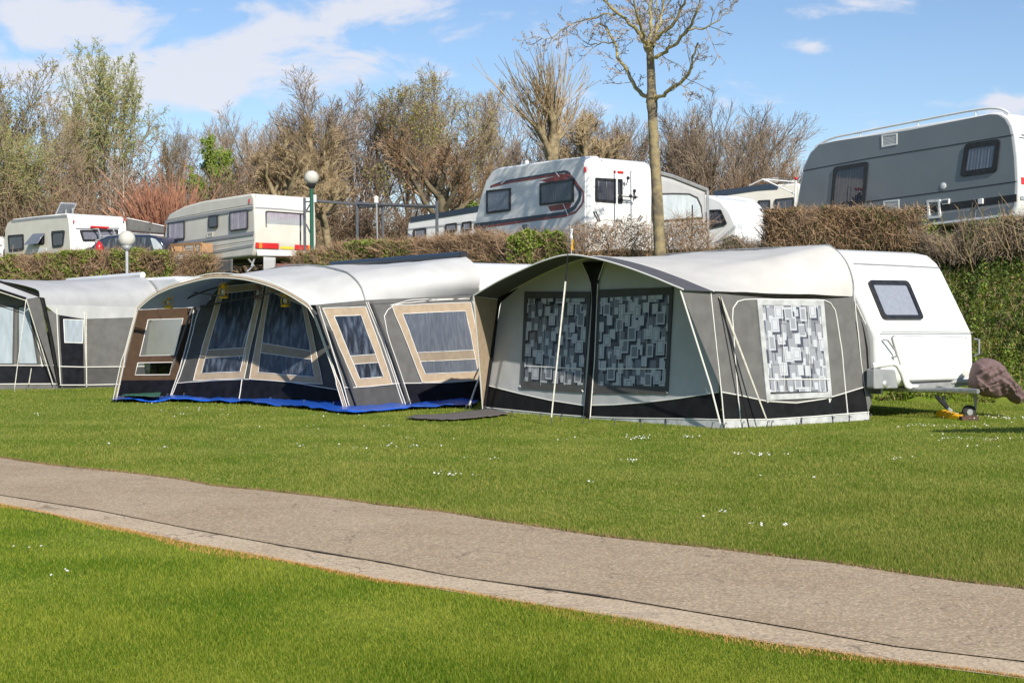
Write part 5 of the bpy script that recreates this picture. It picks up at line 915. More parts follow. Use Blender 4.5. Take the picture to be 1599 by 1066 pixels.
# ============================================================ vegetation
def tubes_np(branches,n=3):
    """branches: list of (points, radii) -> verts, quads"""
    vs=[];fs=[];o=0; cs=[(math.cos(2*math.pi*j/n),math.sin(2*math.pi*j/n)) for j in range(n)]
    for pts,rs in branches:
        k=len(pts); t=(pts[-1]-pts[0]); a=t.orthogonal().normalized(); b=t.normalized().cross(a)
        for p,r in zip(pts,rs):
            for c,s in cs: vs.append((p.x+(a.x*c+b.x*s)*r,p.y+(a.y*c+b.y*s)*r,p.z+(a.z*c+b.z*s)*r))
        for i in range(k-1):
            for j in range(n): fs.append((o+i*n+j,o+i*n+(j+1)%n,o+(i+1)*n+(j+1)%n,o+(i+1)*n+j))
        o+=k*n
    return vs,fs
def grow(rd,p,d,L,r,lv,sp,out):
    """recursive bare branch; sp: per-level dicts (n children, ang, ratio, wob, up, seg)"""
    s=sp[lv]; k=s.get('seg',4); pts=[p];rs=[r]; d=d.normalized(); end=s.get('taper',.35)
    for i in range(k):
        d=(d+V((rd.gauss(0,1),rd.gauss(0,1),rd.gauss(0,1)))*s['wob']+UP*s['up']).normalized()
        p=p+d*L/k; pts.append(p); rs.append(r*(1-(1-end)*(i+1)/k))
    out.append((lv,pts,rs))
    if lv+1<len(sp):
        n=s['n']; n=int(n) if n==int(n) else int(n)+(rd.random()<n%1)
        for c in range(n):
            t=s.get('t0',.3)+(1-s.get('t0',.3))*((c+rd.random())/n); f=t*k; i=min(k-1,int(f)); q=pts[i].lerp(pts[i+1],f-i); ax=(pts[i+1]-pts[i]).normalized()
            az=c*2.4+rd.random()*1.2; o1=ax.orthogonal().normalized(); o2=ax.cross(o1); an=R(s['ang']*rd.uniform(.7,1.25)); nd=ax*math.cos(an)+(o1*math.cos(az)+o2*math.sin(az))*math.sin(an)
            l=L*s['ratio']*rd.uniform(.7,1.15)*(1.15-.5*t if s.get('cone',1) else 1)
            grow(rd,q,nd,l,max(.006,rs[i]*s.get('rr',.55)),lv+1,sp,out)
def split_tree(out,root,bark,twig,cut,budm=None,bud=0,bs=.05,rd=None,minr=.012,sub=5):
    t_=[(p,r) for lv,p,r in out if lv==-1]; a=[(p,r) for lv,p,r in out if 0<=lv<cut]; b=[(p,[max(x,minr) for x in r]) for lv,p,r in out if lv>=cut]
    if t_: vs,fs=tubes_np(t_,10); npobj('trunk',vs,fs,bark,root,sm=True); vs,fs=tubes_np(a,sub+1); npobj('limbs',vs,fs,M['lichen'],root,sm=True)
    else: vs,fs=tubes_np(a,sub+2); npobj('trunk',vs,fs,bark,root,sm=True)
    vs,fs=tubes_np(b,3); mi=[0]*len(fs); mats=[twig]
    if budm:
        mats.append(budm); tips=[p for p,r in b]
        for p in tips:
            for k in range(bud if bud>=1 else (1 if rd.random()<bud else 0)):
                i=rd.randint(1,len(p)-1); c=p[i].lerp(p[i-1],rd.random())+V((rd.gauss(0,1),rd.gauss(0,1),rd.gauss(0,1)))*bs*.8
                u=V((rd.gauss(0,1),rd.gauss(0,1),rd.gauss(0,1))).normalized()*bs*rd.uniform(.5,1.2); w_=u.orthogonal().normalized()*bs*.45; o=len(vs)
                vs+= [tuple(c-u),tuple(c+w_),tuple(c+u),tuple(c-w_)]; fs.append((o,o+1,o+2,o+3)); mi.append(1)
    npobj('crown',vs,fs,mats,root,mi=mi)
ROOTS={}
def proto(kind,seed):
    rd=random.Random(seed); out=[]; o=V((0,0,0))
    root=bpy.data.objects.new('tree',None); COL.objects.link(root); ORG[root]=V((0,0,0))
    if kind=='tall':   # 10 m, upright bare tree
        sp=[dict(n=14,ang=30,ratio=.58,wob=.035,up=.05,seg=7,t0=.22,taper=.25),dict(n=8,ang=26,ratio=.55,wob=.05,up=.10,seg=5,t0=.2),dict(n=7,ang=28,ratio=.55,wob=.06,up=.10,seg=4,t0=.15,rr=.6),dict(n=4,ang=26,ratio=.65,wob=.07,up=.06,seg=2,t0=.1,rr=.65),dict(n=0,ang=30,ratio=.5,wob=.15,up=.0,seg=2)]
        grow(rd,o,UP,8.2,.16,0,sp,out); bud=('bud',.12,.045)
    elif kind=='tallbud':
        sp=[dict(n=13,ang=32,ratio=.58,wob=.04,up=.05,seg=7,t0=.2,taper=.25),dict(n=7,ang=28,ratio=.55,wob=.05,up=.10,seg=5,t0=.2),dict(n=7,ang=30,ratio=.55,wob=.07,up=.08,seg=4,t0=.15,rr=.6),dict(n=3.5,ang=36,ratio=.55,wob=.15,up=.05,seg=3,t0=.1,rr=.65),dict(n=0,ang=30,ratio=.5,wob=.15,up=.0,seg=2)]
        grow(rd,o,UP,8,.16,0,sp,out); bud=('bud',1,.07)
    elif kind=='round':  # several stems, round crown
        sp=[dict(n=9,ang=28,ratio=.55,wob=.06,up=.06,seg=5,t0=.15,taper=.3),dict(n=7,ang=28,ratio=.55,wob=.05,up=.07,seg=4,t0=.2),dict(n=10,ang=30,ratio=.55,wob=.07,up=.06,seg=3,t0=.1),dict(n=0,ang=36,ratio=.5,wob=.15,up=.04,seg=3)]
        for k in range(5): a=k*1.257; grow(rd,o+V((math.cos(a),math.sin(a),0))*.25,V((math.cos(a)*.42,math.sin(a)*.42,1)),6.6,.11,0,sp,out)
        bud=('bud',.06,.04)
    elif kind=='thicket':  # 5 m brown shrub
        sp=[dict(n=8,ang=38,ratio=.5,wob=.12,up=.05,seg=4,t0=.1),dict(n=6,ang=42,ratio=.5,wob=.16,up=.05,seg=3,t0=.1,rr=.6),dict(n=0,ang=40,ratio=.5,wob=.2,up=.02,seg=3)]
        for k in range(19): a=rd.random()*6.28; e=rd.random()**.6*.95; grow(rd,o+V((math.cos(a),math.sin(a),0))*rd.random()*.8,V((math.cos(a)*e,math.sin(a)*e,1)),rd.uniform(3,4.6),.05,0,sp,out)
        bud=('leafdry',.35,.05)
    elif kind=='willow':
        sp=[dict(n=10,ang=30,ratio=.55,wob=.04,up=.03,seg=6,t0=.2,taper=.2),dict(n=8,ang=30,ratio=.55,wob=.08,up=.10,seg=5,t0=.15),dict(n=8,ang=36,ratio=.5,wob=.10,up=-.02,seg=4,t0=.1,rr=.5),dict(n=0,ang=34,ratio=.6,wob=.12,up=-.22,seg=4)]
        for k in range(4): a=k*1.57; grow(rd,o+V((math.cos(a),math.sin(a),0))*.2,V((math.cos(a)*.22,math.sin(a)*.22,1)),8.6,.13,0,sp,out)
        bud=('budwillow',9,.06)
    elif kind=='red':   # pollard shrub with a dome of straight coppery whips, 4 m
        sp=[dict(n=16,ang=17,ratio=1.35,wob=.08,up=.0,seg=3,t0=.45,cone=0,rr=.3,taper=.6),dict(n=2,ang=14,ratio=.5,wob=.04,up=.05,seg=4,t0=.3,rr=.6),dict(n=0,ang=14,ratio=.5,wob=.05,up=.03,seg=2)]
        grow(rd,o,UP,.9,.22,0,[dict(n=0,wob=.02,up=0,seg=3,taper=.9),sp[1]],out)
        for k in range(34): a=rd.random()*6.28; e=rd.random()**.6*.62; grow(rd,o+UP*rd.uniform(.6,.9),V((math.cos(a)*e,math.sin(a)*e,1)),rd.uniform(.9,1.5),.05,0,sp,out)
        bud=None
    elif kind=='pollardgold': # pollard with knobby limbs and a haze of short twigs
        lim=dict(n=6,ang=44,ratio=.6,wob=.18,up=.14,seg=6,t0=.35,taper=.7,rr=.6); l2=dict(n=13,ang=46,ratio=.42,wob=.22,up=.12,seg=5,t0=.3,taper=.7,rr=.13)
        sp=[dict(n=8,ang=45,ratio=.5,wob=.05,up=.02,seg=5,t0=.55,taper=.75,rr=.6),lim,l2,dict(n=5,ang=34,ratio=.9,wob=.12,up=.14,seg=3,t0=.1,rr=.4),dict(n=0,ang=30,ratio=.5,wob=.1,up=.1,seg=2)]
        grow(rd,o,UP,5.0,.25,0,sp,out); bud=None
    elif kind=='whips':  # tall pollard, long thin straight whips
        wh=dict(n=2,ang=14,ratio=.5,wob=.045,up=.05,seg=5,taper=.3,t0=.3); w2=dict(n=0,ang=10,ratio=.5,wob=.04,up=.03,seg=3,taper=.4)
        sp=[dict(n=6,ang=30,ratio=.30,wob=.03,up=.02,seg=5,t0=.72,taper=.8,rr=.5),dict(n=4,ang=26,ratio=.6,wob=.12,up=.2,seg=4,t0=.4,taper=.9,rr=.8),dict(n=12,ang=22,ratio=3.2,wob=.1,up=.15,seg=3,t0=.5,taper=.95,rr=.07,cone=0),wh,w2]
        grow(rd,o,UP,5.4,.29,0,sp,out); bud=None
    elif kind=='spread': # wide dark crown
        sp=[dict(n=8,ang=52,ratio=.85,wob=.06,up=.02,seg=4,t0=.45,taper=.7,rr=.6),dict(n=8,ang=34,ratio=.55,wob=.09,up=.14,seg=5,t0=.3),dict(n=8,ang=34,ratio=.5,wob=.08,up=.10,seg=4,t0=.15,rr=.5),dict(n=5,ang=34,ratio=.6,wob=.09,up=.05,seg=3,t0=.1,rr=.6),dict(n=0,ang=30,ratio=.5,wob=.15,up=.05,seg=2)]
        grow(rd,o,UP,3.4,.22,0,sp,out); bud=None
    elif kind=='birch':
        sp=[dict(n=14,ang=30,ratio=.32,wob=.02,up=.02,seg=7,t0=.3,taper=.2,rr=.35),dict(n=6,ang=30,ratio=.5,wob=.1,up=.0,seg=4,t0=.2),dict(n=4,ang=34,ratio=.5,wob=.14,up=-.05,seg=3,t0=.1),dict(n=0,ang=34,ratio=.5,wob=.14,up=-.05,seg=2)]
        grow(rd,o,UP,8,.085,0,sp,out); bud=('bud',.3,.045)
    elif kind=='green':
        sp=[dict(n=10,ang=42,ratio=.5,wob=.05,up=.03,seg=5,t0=.25),dict(n=8,ang=40,ratio=.5,wob=.1,up=.05,seg=4,t0=.2),dict(n=7,ang=40,ratio=.5,wob=.15,up=.03,seg=3,t0=.1),dict(n=0,ang=34,ratio=.5,wob=.14,up=0,seg=2)]
        grow(rd,o,UP,5,.12,0,sp,out); bud=('leaf',14,.08)
    bark={'red':'bark','pollardgold':'barkpale','whips':'barkpale','birch':'birch','spread':'bark'}.get(kind,'bark'); twig={'red':'twigred','pollardgold':'twiggold','whips':'twiggold','thicket':'twigthicket','willow':'twiggold','spread':'twigbrown'}.get(kind,'twig')
    cut={'thicket':1,'willow':2,'red':1,'pollardgold':3,'whips':3,'green':2}.get(kind,2)
    split_tree(out,root,M[bark],M[twig],cut,M[bud[0]] if bud else None,bud[1] if bud else 0,bud[2] if bud else 0,rd,minr={'thicket':.010,'tall':.0085,'tallbud':.009,'round':.009,'pollardgold':.009,'spread':.009}.get(kind,.012))
    zs=[q.z for lv,p,r in out for q in p]; return root,max(zs)
def plant(kind,seed,lbl,px,Y,top,group,name='tree',cat='tree',wide=1.0,rot=0,dz=0,base=None):
    key=(kind,seed); x=(px-CX)/F*Y; z=(hz(x,Y)-.15+dz) if base is None else base; H=at(px,top,Y).z-z
    if key not in ROOTS: r,h=proto(kind,seed); ROOTS[key]=(r,h,list(r.children))
    else:
        r0,h,ch=ROOTS[key]; r=r0.copy(); COL.objects.link(r)
        for c in ch: c2=c.copy(); COL.objects.link(c2); c2.parent=r
    s=H/h; r.name=name; r.location=(x,Y,z); r.scale=(s*wide,s*wide,s); r.rotation_euler=(0,0,rot); props(r,lbl,cat,group); return r
GB='bare trees behind the terrace'
# tall wood, left to right
for i,(k,sd,px,Y,top,wd,lb) in enumerate([
 ('tall',1,440,80,175,.9,'thin bare tree just left of the knobbly pollards, low in the wood'),('tall',2,498,74,96,1.35,'tall bare grey tree rising above the knobbly pollards'),('round',3,462,78,150,1.0,'bare crown low behind the left knobbly pollard'),('round',3,545,78,128,.9,'rounded bare crown right of the knobbly pollards'),
 ('tall',1,590,76,118,1.0,'tall bare tree left of the widest budding group'),('tallbud',4,640,74,104,1.1,'tall tree with yellow-green buds, highest left of centre'),('tall',2,668,80,98,1.0,'bare tall tree between the two budding trees'),
 ('tallbud',5,705,76,104,1.05,'tall tree with yellow-gold buds at its top, left of its twin'),('tallbud',4,748,78,122,1.0,'yellow-gold budding tree nearest the tall whip pollard'),('tall',1,782,82,118,1.0,'bare tree hard against the left of the tall whip pollard'),
 ('round',3,820,84,185,1.0,'bare crown low behind the striped caravan, left of the whip pollard'),('round',6,905,80,165,1.0,'hazy brown bare crown just right of the whip pollard'),('tall',2,945,78,150,1.0,'bare tree left of the tall foreground trunk'),('round',3,990,82,170,1.0,'bare crown directly behind the tall foreground trunk'),
 ('round',6,1052,84,180,.9,'bare crown just right of the tall foreground trunk'),('tall',2,1078,80,158,1.1,'leftmost tall tree of the bare group at the right'),('round',6,1112,80,148,1.0,'second crown from the left of the bare group at the right'),('round',3,1150,78,152,1.0,'middle crown of the bare group at the right'),('tall',1,1168,80,176,.9,'fourth crown of the bare group at the right'),('round',6,1188,76,215,.75,'rightmost low crown of the bare group, ending above the cream caravan'),
 ('tall',2,285,86,180,.9,'thin bare tree between the willow and the small green tree'),('tallbud',4,265,80,186,.8,'sparse budding tree just right of the coppery pollard'),('tall',1,345,84,178,1.0,'bare tree behind the small green tree'),('round',3,378,82,182,.9,'bare round crown right of the small green tree'),('tall',2,412,84,188,1.0,'bare tree with a narrow crown, left of the knobbly pollards'),('birch',7,225,70,176,.9,'slender bare tree between the willow and the coppery pollard'),
 ('tallbud',5,-12,66,88,1.2,'budding tree cut by the left edge of the photo'),('tallbud',4,24,62,78,1.0,'tall loose budding tree at the far left'),('tallbud',5,70,66,128,.85,'budding tree at the left, second from the edge in full view'),('tall',2,100,70,165,.8,'bare twiggy tree between the budding trees and the willow'),
 ('tall',1,1320,90,330,1.0,'low bare tree hidden behind the long grey caravan')][:-1]): plant(k,sd,lb,px,Y,top,GB,wide=wd,rot=i*1.7)
plant('willow',8,'tall fountain-shaped willow with fresh green hanging twigs, highest tree at the left',163,72,58,None,wide=.62,cat='willow')
plant('willow',8,'lower green willow at the left edge, beside the tall fountain-shaped willow',128,78,135,None,wide=.5,cat='willow',rot=2)
plant('willow',9,'broad green-brown willow low at the left edge above the far left caravan',22,58,190,None,wide=.9,cat='willow',rot=1)
plant('green',10,'small tree in fresh bright green leaf in front of the bare wood',338,70,212,None,wide=.7)
plant('green',10,'low yellow-green bush under the bare trees behind the steel frame',770,62,300,None,name='bush',cat='bush',wide=1.5,rot=2,dz=-1.2)
plant('birch',7,'white stemmed birch right of the far left caravan',194,56,205,None,cat='birch',rot=1,wide=1.1); plant('birch',7,'thinner white stemmed birch behind the roof of the far left caravan',172,60,225,None,cat='birch',rot=3,wide=.7)
plant('red',11,'coppery red pollard with a dome of straight whips behind the two left caravans',252,54,238,None,wide=1.05,cat='pollard')
plant('pollardgold',12,'knobbly pollard with thick twisted limbs left of the green lamp',468,56,185,None,wide=1.1,cat='pollard'); plant('pollardgold',13,'second knobbly pollard whose trunk rises just behind the green lamp',503,60,180,None,wide=1.0,cat='pollard',rot=2.2)
plant('pollardgold',12,'small pollard with a bushy brown head right of the green lamp',519,50,240,None,wide=1.0,cat='pollard',rot=1)
plant('whips',14,'tall pollard with long thin whips against the blue sky behind the striped caravan',862,48,66,None,wide=.95,cat='pollard',rot=.4)
plant('pollardgold',13,'brown pollard with a low slanting limb right of the whip pollard',935,54,165,None,wide=1.15,cat='pollard',rot=.9)
plant('spread',15,'spreading dark brown tree left of the striped caravan',692,58,190,None,wide=1.15,cat='tree')
plant('spread',15,'spreading brown tree low behind the roof of the striped caravan',1190,62,250,None,wide=.8,cat='tree',rot=2)
TH='brown thickets below the wood'
for i,(px,Y,top,wd) in enumerate([(-60,60,200,1.3),(-5,66,215,1.2),(45,56,250,1.2),(85,62,232,1.1),(118,60,248,1.0),(150,68,222,1.2),(140,56,268,1.0),(205,66,228,1.1),(240,72,225,1.2),(290,64,240,1.1),(320,58,262,1.0),(350,68,232,1.2),(395,62,236,1.2),(430,56,262,1.0),(440,70,232,1.2),(480,64,250,1.1),(545,62,285,1.2),(575,70,280,1.2),(620,62,292,1.1),(650,72,285,1.1),(720,64,290,1.0),(755,72,285,1.2),(805,64,262,1.1),(830,72,255,1.2),(895,66,245,1.1),(940,70,240,1.2),(985,64,250,1.0),(1050,72,246,1.2),(1085,66,258,1.1),(1130,72,252,1.2),(1170,66,265,1.0),(1205,70,270,1.0)]):
    plant('thicket',20+i%3,f'brown twiggy thicket, {["first","second","third","fourth","fifth","sixth","seventh","eighth","ninth","tenth","eleventh","twelfth","thirteenth","fourteenth","fifteenth","sixteenth","seventeenth","eighteenth","nineteenth","twentieth"][i] if i<20 else "number "+str(i+1)} from the left under the bare wood' if i<20 else f'brown twiggy thicket {["behind the steel frame","left of the spreading tree","right of the spreading tree","behind the left end of the striped caravan","under the whip pollard","right of the whip pollard trunk","left of the foreground trunk","just left of the foreground trunk","right of the foreground trunk","left under the bare group at the right","in the middle under the bare group at the right","right under the bare group at the right"][i-20]}',px,Y,top,TH,name='thicket',cat='thicket',wide=wd,rot=i*1.3)
# ---- the tall young tree in front, drawn limb by limb in its own depth
def young_tree():
    rd=random.Random(5); Y=30.2; P=lambda x,y,d=0: at(x,y,Y+d); root=thing('tree','tall slender young tree with mossy bark in front of the terrace caravans','tree',P(1030,402)); out=[]
    tr=smooth([P(1031,402),P(1028,340),P(1024,270),P(1020,200),P(1018,158),P(1017,125),P(1016,100),P(1015,78)],4); n=len(tr)
    out.append((-1,tr,[.135-.055*(i/(n-1))**.8+(.02 if 14<i<18 else 0) for i in range(n)]))
    lim=[([(1017,158,0),(1003,146,.3),(989,131,.6),(970,97,1),(959,67,1.2),(947,45,1.4),(930,38,1.6)],.052),([(1018,157,0),(1030,151,-.2),(1053,135,-.6),(1079,112,-.9),(1083,90,-1.2),(1091,67,-1.4)],.05),
         ([(1014,90,0),(1007,67,.2),(996,49,.5),(970,26,.9),(944,0,1.2),(928,-18,1.4)],.058),([(1015,82,0),(1014,50,.1),(1017,20,.2),(1015,-20,.3)],.05),([(1015,85,0),(1019,67,-.1),(1030,56,-.2),(1052,34,-.5),(1067,8,-.8),(1074,-15,-1)],.055),([(1016,96,0),(1027,88,-.3),(1052,71,-.6),(1075,45,-1),(1090,15,-1.4),(1096,-18,-1.6)],.05),
         ([(1012,72,0),(1003,48,-.6),(994,20,-1.1),(988,-20,-1.4)],.042),([(1018,75,0),(1027,48,.6),(1034,20,1.1),(1034,-15,1.4)],.042),([(1016,100,0),(1022,60,1),(1026,30,1.6),(1024,-10,2)],.035),
         ([(959,67,1.2),(945,66,1.4),(925,70,1.6),(914,64,1.8)],.02),([(966,21,1.0),(932,27,1.3),(902,34,1.8),(880,45,2),(857,62,2.1),(840,58,2.2)],.02),([(1075,45,-1),(1097,45,-1.1),(1112,41,-1.2),(1127,26,-1.3),(1142,14,-1.4)],.022),([(1060,130,-.7),(1073,137,-.8),(1083,146,-.8)],.012)]
    for pts,r in lim:
        q=smooth([P(*p) for p in pts],4); m=len(q); q=[p+V((rd.gauss(0,.018),rd.gauss(0,.018),rd.gauss(0,.018))) for p in q]; out.append((0,q,[r*(1-.65*i/(m-1)) for i in range(m)]))
        sp=[dict(n=3.4,ang=40,ratio=.5,wob=.16,up=.06,seg=4,t0=.1,rr=.6),dict(n=2.6,ang=44,ratio=.55,wob=.2,up=.05,seg=3,t0=.1),dict(n=0,ang=40,ratio=.5,wob=.2,up=.05,seg=2)]
        Lq=sum((q[i+1]-q[i]).length for i in range(m-1)); k=int(Lq*4.6)+2
        for c in range(k):
            t=.25+.75*(c+rd.random())/k; i=min(m-2,int(t*(m-1))); ax=(q[i+1]-q[i]).normalized(); az=rd.random()*6.28; o1=ax.orthogonal().normalized(); o2=ax.cross(o1)
            grow(rd,q[i],ax*.6+(o1*math.cos(az)+o2*math.sin(az))*.85,rd.uniform(.25,.75)*(1.2-.4*t),.011,1,[None]+sp,out) if True else 0
    split_tree(out,root,M['barkmoss'],M['twig'],1,M['budbrown'],1,.028,rd,minr=.006,sub=8)
young_tree()
# ---- hedges: leaves and twigs filling a clipped box
def leaves(c,s,rg=RNG):
    n=len(c); u=rg.normal(size=(n,3)); u/=np.linalg.norm(u,axis=1)[:,None]; w_=np.cross(u,rg.normal(size=(n,3))); w_/=np.linalg.norm(w_,axis=1)[:,None]; s=np.asarray(s).reshape(-1,1)*(.6+.8*rg.random((n,1)))
    v=np.stack([c-u*s,c+w_*s*.5,c+u*s,c-w_*s*.5],1).reshape(-1,3); return v,np.arange(4*n).reshape(-1,4)
def sticks(p0,d,w_,rg=RNG):
    n=len(p0); a=np.cross(d,rg.normal(size=(n,3))); a/=np.linalg.norm(a,axis=1)[:,None]; a*=w_/2; mid=p0+d*.5+rg.normal(size=(n,3))*np.linalg.norm(d,axis=1)[:,None]*.08
    v=np.stack([p0-a,p0+a,mid+a*.8,mid-a*.8,p0+d+a*.3,p0+d-a*.3],1).reshape(-1,3); b=np.arange(n)[:,None]*6
    return v,np.concatenate([b+[0,1,2,3],b+[3,2,4,5]],0)
def hedge(lbl,path,nl,ns,leafm,twigm='twigbrown',depth=.9,ls=.04,sl=.45,group='hedges along the terrace edge',ragged=.12,ztop=None,name='hedge',sw=.012,stemdens=1):
    """path: list of (px, y_top, y_bottom, Y)"""
    A=np.array([[ (p[0]-CX)/F*p[3],p[3],EYE-(p[1]-HZ)/F*p[3],EYE-(p[2]-HZ)/F*p[3]] for p in path]); m=len(A)
    T=thing(name,lbl,'hedge',(A[:,0].mean(),A[:,1].mean()+depth/2,A[:,3].min()),group); cum=np.concatenate([[0],np.cumsum(np.linalg.norm(np.diff(A[:,:2],axis=0),axis=1))])
    def sample(n,zp=1.):
        t=RNG.random(n)*cum[-1]; q=[np.interp(t,cum,A[:,k]) for k in range(4)]; dd=RNG.random(n)*depth; 
        rag=np.array([noise.noise(V((a*2.2,3,1)))+.5*noise.noise(V((a*7,3,1))) for a in q[0]])*ragged
        u=RNG.random(n)**zp; z=q[3]+(q[2]+rag-q[3])*u; bul=.14*np.sin(q[0]*5+z*4); return np.stack([q[0],q[1]+dd+bul*(dd/depth-.5),z],1),u
    if nl:
        c,u=sample(nl,.8); nz=np.array([noise.noise(V(tuple(p*V((1.6,1,2)) if False else (p[0]*1.5,p[1]*1.2,p[2]*1.8)))) for p in c]); gaps=nz>-.20; c=c[gaps]; nz=nz[gaps]; v,f=leaves(c,ls); mi=np.where(nz+RNG.normal(size=len(c))*.12>-.03,0,1) if len(leafm)>1 else np.zeros(len(c),int)
        npobj('foliage',v,f,[M[k] for k in leafm],T,mi=mi)
    p,u=sample(ns); d=RNG.normal(size=(ns,3))*[.55,.5,.45]+[0,0,.55]; d*= (sl*(.4+RNG.random(ns)))[:,None]/np.linalg.norm(d,axis=1)[:,None]; p[:,2]-=d[:,2]*.6
    v1,f1=sticks(p,d,sw*(.6+RNG.random((ns,1)))); v2,f2=[],[]
    npobj('twigs',v1,f1,M[twigm],T)
    st=[]; rd=random.Random(int(A[0,0]*10))
    for k in range(int(cum[-1]/.35*stemdens)+2):
        t=rd.random()*cum[-1]; q=[float(np.interp(t,cum,A[:,j])) for j in range(4)]; b=V((q[0],q[1]+depth*rd.uniform(.1,.7),q[3]-.1)); h=(q[2]-q[3])*rd.uniform(.6,.95)
        st.append(([b,b+V((rd.gauss(0,.08),rd.gauss(0,.05),h*.5)),b+V((rd.gauss(0,.15),rd.gauss(0,.08),h))],[.022,.016,.008]))
    v,f=tubes_np(st,5); npobj('stem',v,f,M['bark'],T); return T
hedge('clipped hedge of mixed green and dry leaves along the left terrace edge',[(-40,402,455,42.4),(0,400,455,42.2),(60,395,455,41.6),(110,391,452,41),(160,388,452,40.6),(215,390,452,40.2),(262,391,450,39.8)],42000,12000,['leaf','leafdry'],depth=1.0,ls=.045)
hedge('small round dry bush between the left hedge and the cream caravan',[(280,402,432,40.8),(292,395,433,40.8),(308,393,433,40.8),(328,398,433,40.8)],2600,2600,['leafdry','leaf'],'twigbrown',depth=.8,ls=.035,sl=.4,group=None,name='bush')
hedge('mixed green and brown hedge behind the beige trimmed awning, right of the green lamp',[(462,392,428,39.0),(500,391,428,38.2),(540,376,428,37.6),(590,374,426,36.7),(645,373,422,36)],19000,8000,['leaf','leafdry'],depth=1.0,ls=.042)
hedge('dry brown twiggy hedge in front of the low white caravan',[(645,374,412,35.9),(700,366,410,35),(745,362,408,34.2),(795,362,408,33.5)],3500,6500,['leafdry'],'twigbrown',depth=.8,ls=.03,ragged=.16,sw=.010)
hedge('bright green leafy bush in front of the striped caravan',[(792,372,410,32.8),(812,360,410,32.7),(845,357,410,32.5),(872,363,410,32.3),(885,374,408,32.2)],13000,1500,['leaf'],depth=.9,ls=.042,group=None,name='bush',ragged=.2)
hedge('bare gnarled hedge with few red-brown leaves left of the tall trunk',[(890,350,402,31.8),(930,345,402,31.5),(975,342,400,31.2),(1022,345,400,30.9)],1000,1500,['leafdry'],'twigbrown',depth=.6,ls=.028,sl=.5,ragged=.25,sw=.008)
hedge('bare gnarled hedge with few leaves right of the tall trunk',[(1034,342,400,30.8),(1070,332,400,30.6),(1106,340,399,30.5),(1112,380,399,30.5)],500,900,['leafdry'],'twigbrown',depth=.6,ls=.028,sl=.5,ragged=.25,sw=.008)
hedge('thick olive brown hedge below the long grey caravan',[(1200,326,388,30.1),(1225,322,388,29.9),(1300,322,388,29.6),(1370,322,388,29.3),(1443,322,386,29.0)],21000,9500,['leafdry','leafdark'],'twigbrown',depth=.8,ls=.024,sl=.3,ragged=.10,sw=.010)
hedge('low scrubby plants on the terrace edge between the bare hedge and the olive hedge',[(1112,380,399,30.6),(1160,376,398,30.4),(1200,372,398,30.2)],900,1400,['leafdark','leafdry'],'twig',depth=.6,ls=.03,sl=.35,ragged=.3,sw=.009)
hedge('rough scrub on the terrace edge right of the olive hedge',[(1443,368,392,28.9),(1500,374,396,28.6),(1545,352,392,28.4),(1600,330,388,28.2),(1660,330,388,28)],5500,4500,['leafdark','leafdry'],'twig',depth=.7,ls=.032,sl=.45,ragged=.4,sw=.010)
# bank vegetation
def bankpoints(n,x0,x1):
    x=x0+RNG.random(n)*(x1-x0); u=RNG.random(n); e=np.interp(x,EX,EY); y=e-2.9+u*3.6; return np.stack([x,y,height(x,y)],1)
c=bankpoints(90000,5.5,16); nz=np.array([noise.noise(V((p[0]*1.1,p[1]*1.3,p[2]*1.1)))+.6*noise.noise(V((p[0]*4,p[1]*4,p[2]*4))) for p in c]); c[:,2]+=np.maximum(.0,(nz+.35)*.7)*(.5+.5*RNG.random(len(c)))+.02; c[:,1]-=RNG.random(len(c))*.1
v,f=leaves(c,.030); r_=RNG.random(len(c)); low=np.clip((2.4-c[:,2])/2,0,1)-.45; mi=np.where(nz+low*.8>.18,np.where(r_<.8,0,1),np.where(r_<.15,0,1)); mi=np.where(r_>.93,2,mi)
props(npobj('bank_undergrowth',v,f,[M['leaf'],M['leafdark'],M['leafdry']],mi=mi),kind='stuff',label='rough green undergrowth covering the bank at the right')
c=bankpoints(9000,5.5,16); d=RNG.normal(size=c.shape)*[.5,.5,.3]+[0,-.2,.7]; d*=(.14+.25*RNG.random((len(c),1)))/np.linalg.norm(d,axis=1)[:,None]; v,f=sticks(c,d,.010); props(npobj('bank_stalks',v,f,M['twiggold']),kind='stuff',label='dry straw coloured stalks on the bank')
c=bankpoints(30000,5.5,16); v,f=blades(c[:,0],c[:,1],.16,.012,z0=.0,lean=1.0); props(npobj('bank_grass',v,f,M['grassblade']),kind='stuff',label='rough long grass growing on the bank at the right')
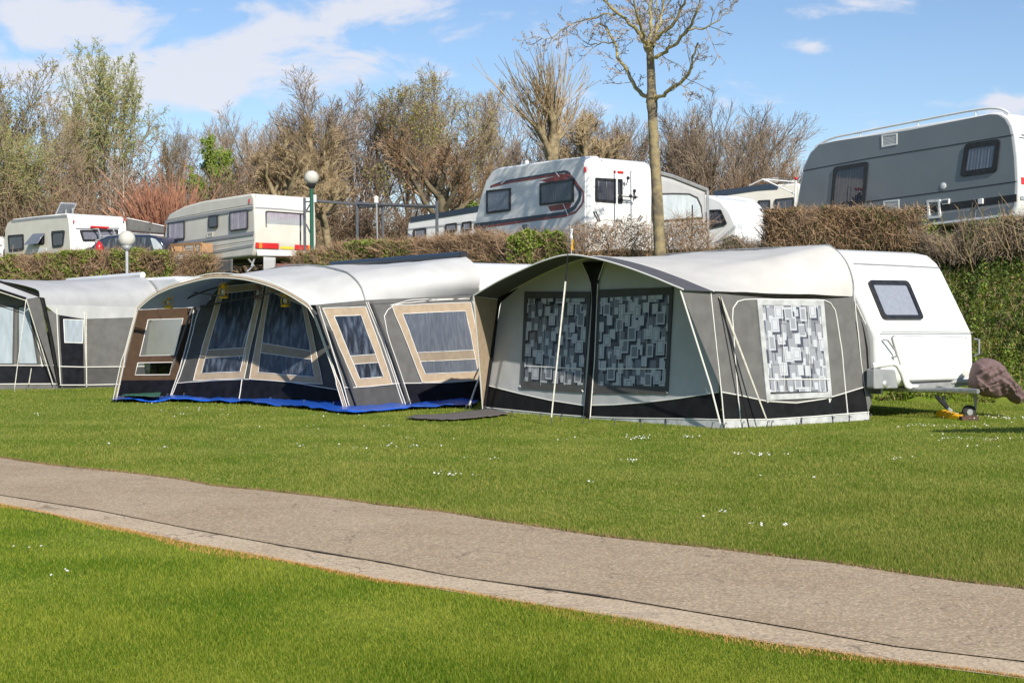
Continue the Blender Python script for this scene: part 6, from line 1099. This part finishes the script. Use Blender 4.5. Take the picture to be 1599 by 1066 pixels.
c=bankpoints(16000,-20,5.5); v,f=leaves(c+[0,0,.08],.05); props(npobj('bank_ground_cover',v,f,M['leafdark']),kind='stuff',label='green ground cover on the bank behind the awnings')
def whip(lbl,pts,Y,r=.012):
    rd=random.Random(int(pts[0][0])); T=thing('sapling',lbl,'sapling',at(*pts[0],Y),'thin bare whips on the bank'); q=smooth([at(x,y,Y-.25*i) for i,(x,y) in enumerate(pts)],4); m=len(q); out=[(0,q,[r*(1-.6*i/(m-1)) for i in range(m)])]
    for c in range(6): i=rd.randint(2,m-2); ax=(q[i+1]-q[i]).normalized(); out.append((0,[q[i],q[i]+(ax+V((rd.gauss(0,.6),rd.gauss(0,.4),rd.gauss(0,.3))))*rd.uniform(.1,.35)],[.006,.003]))
    vs,fs=tubes_np([(p,r_) for _,p,r_ in out],4); npobj('stem',vs,fs,M['twiggold'],T)
WL=['left','second','third','fourth','fifth','sixth','seventh','eighth','ninth']
for i,p in enumerate([[(1475,395),(1462,370),(1452,345)],[(1497,400),(1482,375),(1470,340),(1462,322)],[(1516,408),(1506,380),(1502,350),(1495,322)],[(1517,410),(1505,375),(1508,350),(1524,322)],[(1520,425),(1514,400),(1522,370),(1518,345)],[(1552,400),(1545,370),(1536,340),(1533,322)],[(1575,395),(1560,370),(1552,345)],[(1577,390),(1565,350),(1570,325)],[(1590,385),(1582,350),(1578,322)]]): whip(f'thin bare whip on the bank under the grey caravan, {WL[i]} from the left' if i else 'leftmost thin bare whip on the bank under the grey caravan',p,28.0)
# unseen sail added beyond the right edge, shaped to cast the grass shadow
T=thing('shadow_sail','narrow grey sail on poles, added unseen beyond the right edge to cast shadow','sail',(8.5,16.9,0))
mb=MB(); mb.grid(lambda s,t: V((7.2+s*4.5,16.75+s*.15+(t-.5)*(.08+1.7*s**.6),2.25+.1*math.sin(s*3))),16,4); obj('canvas',mb,M['canvasgrey'],T,thick=.01)
for x,y in ((7.3,16.75),(11.5,16.1),(11.5,17.7)): mb=MB(); mb.tube([V((x,y,0)),V((x,y,2.27))],.02,6); obj('pole',mb,M['alu'],T)
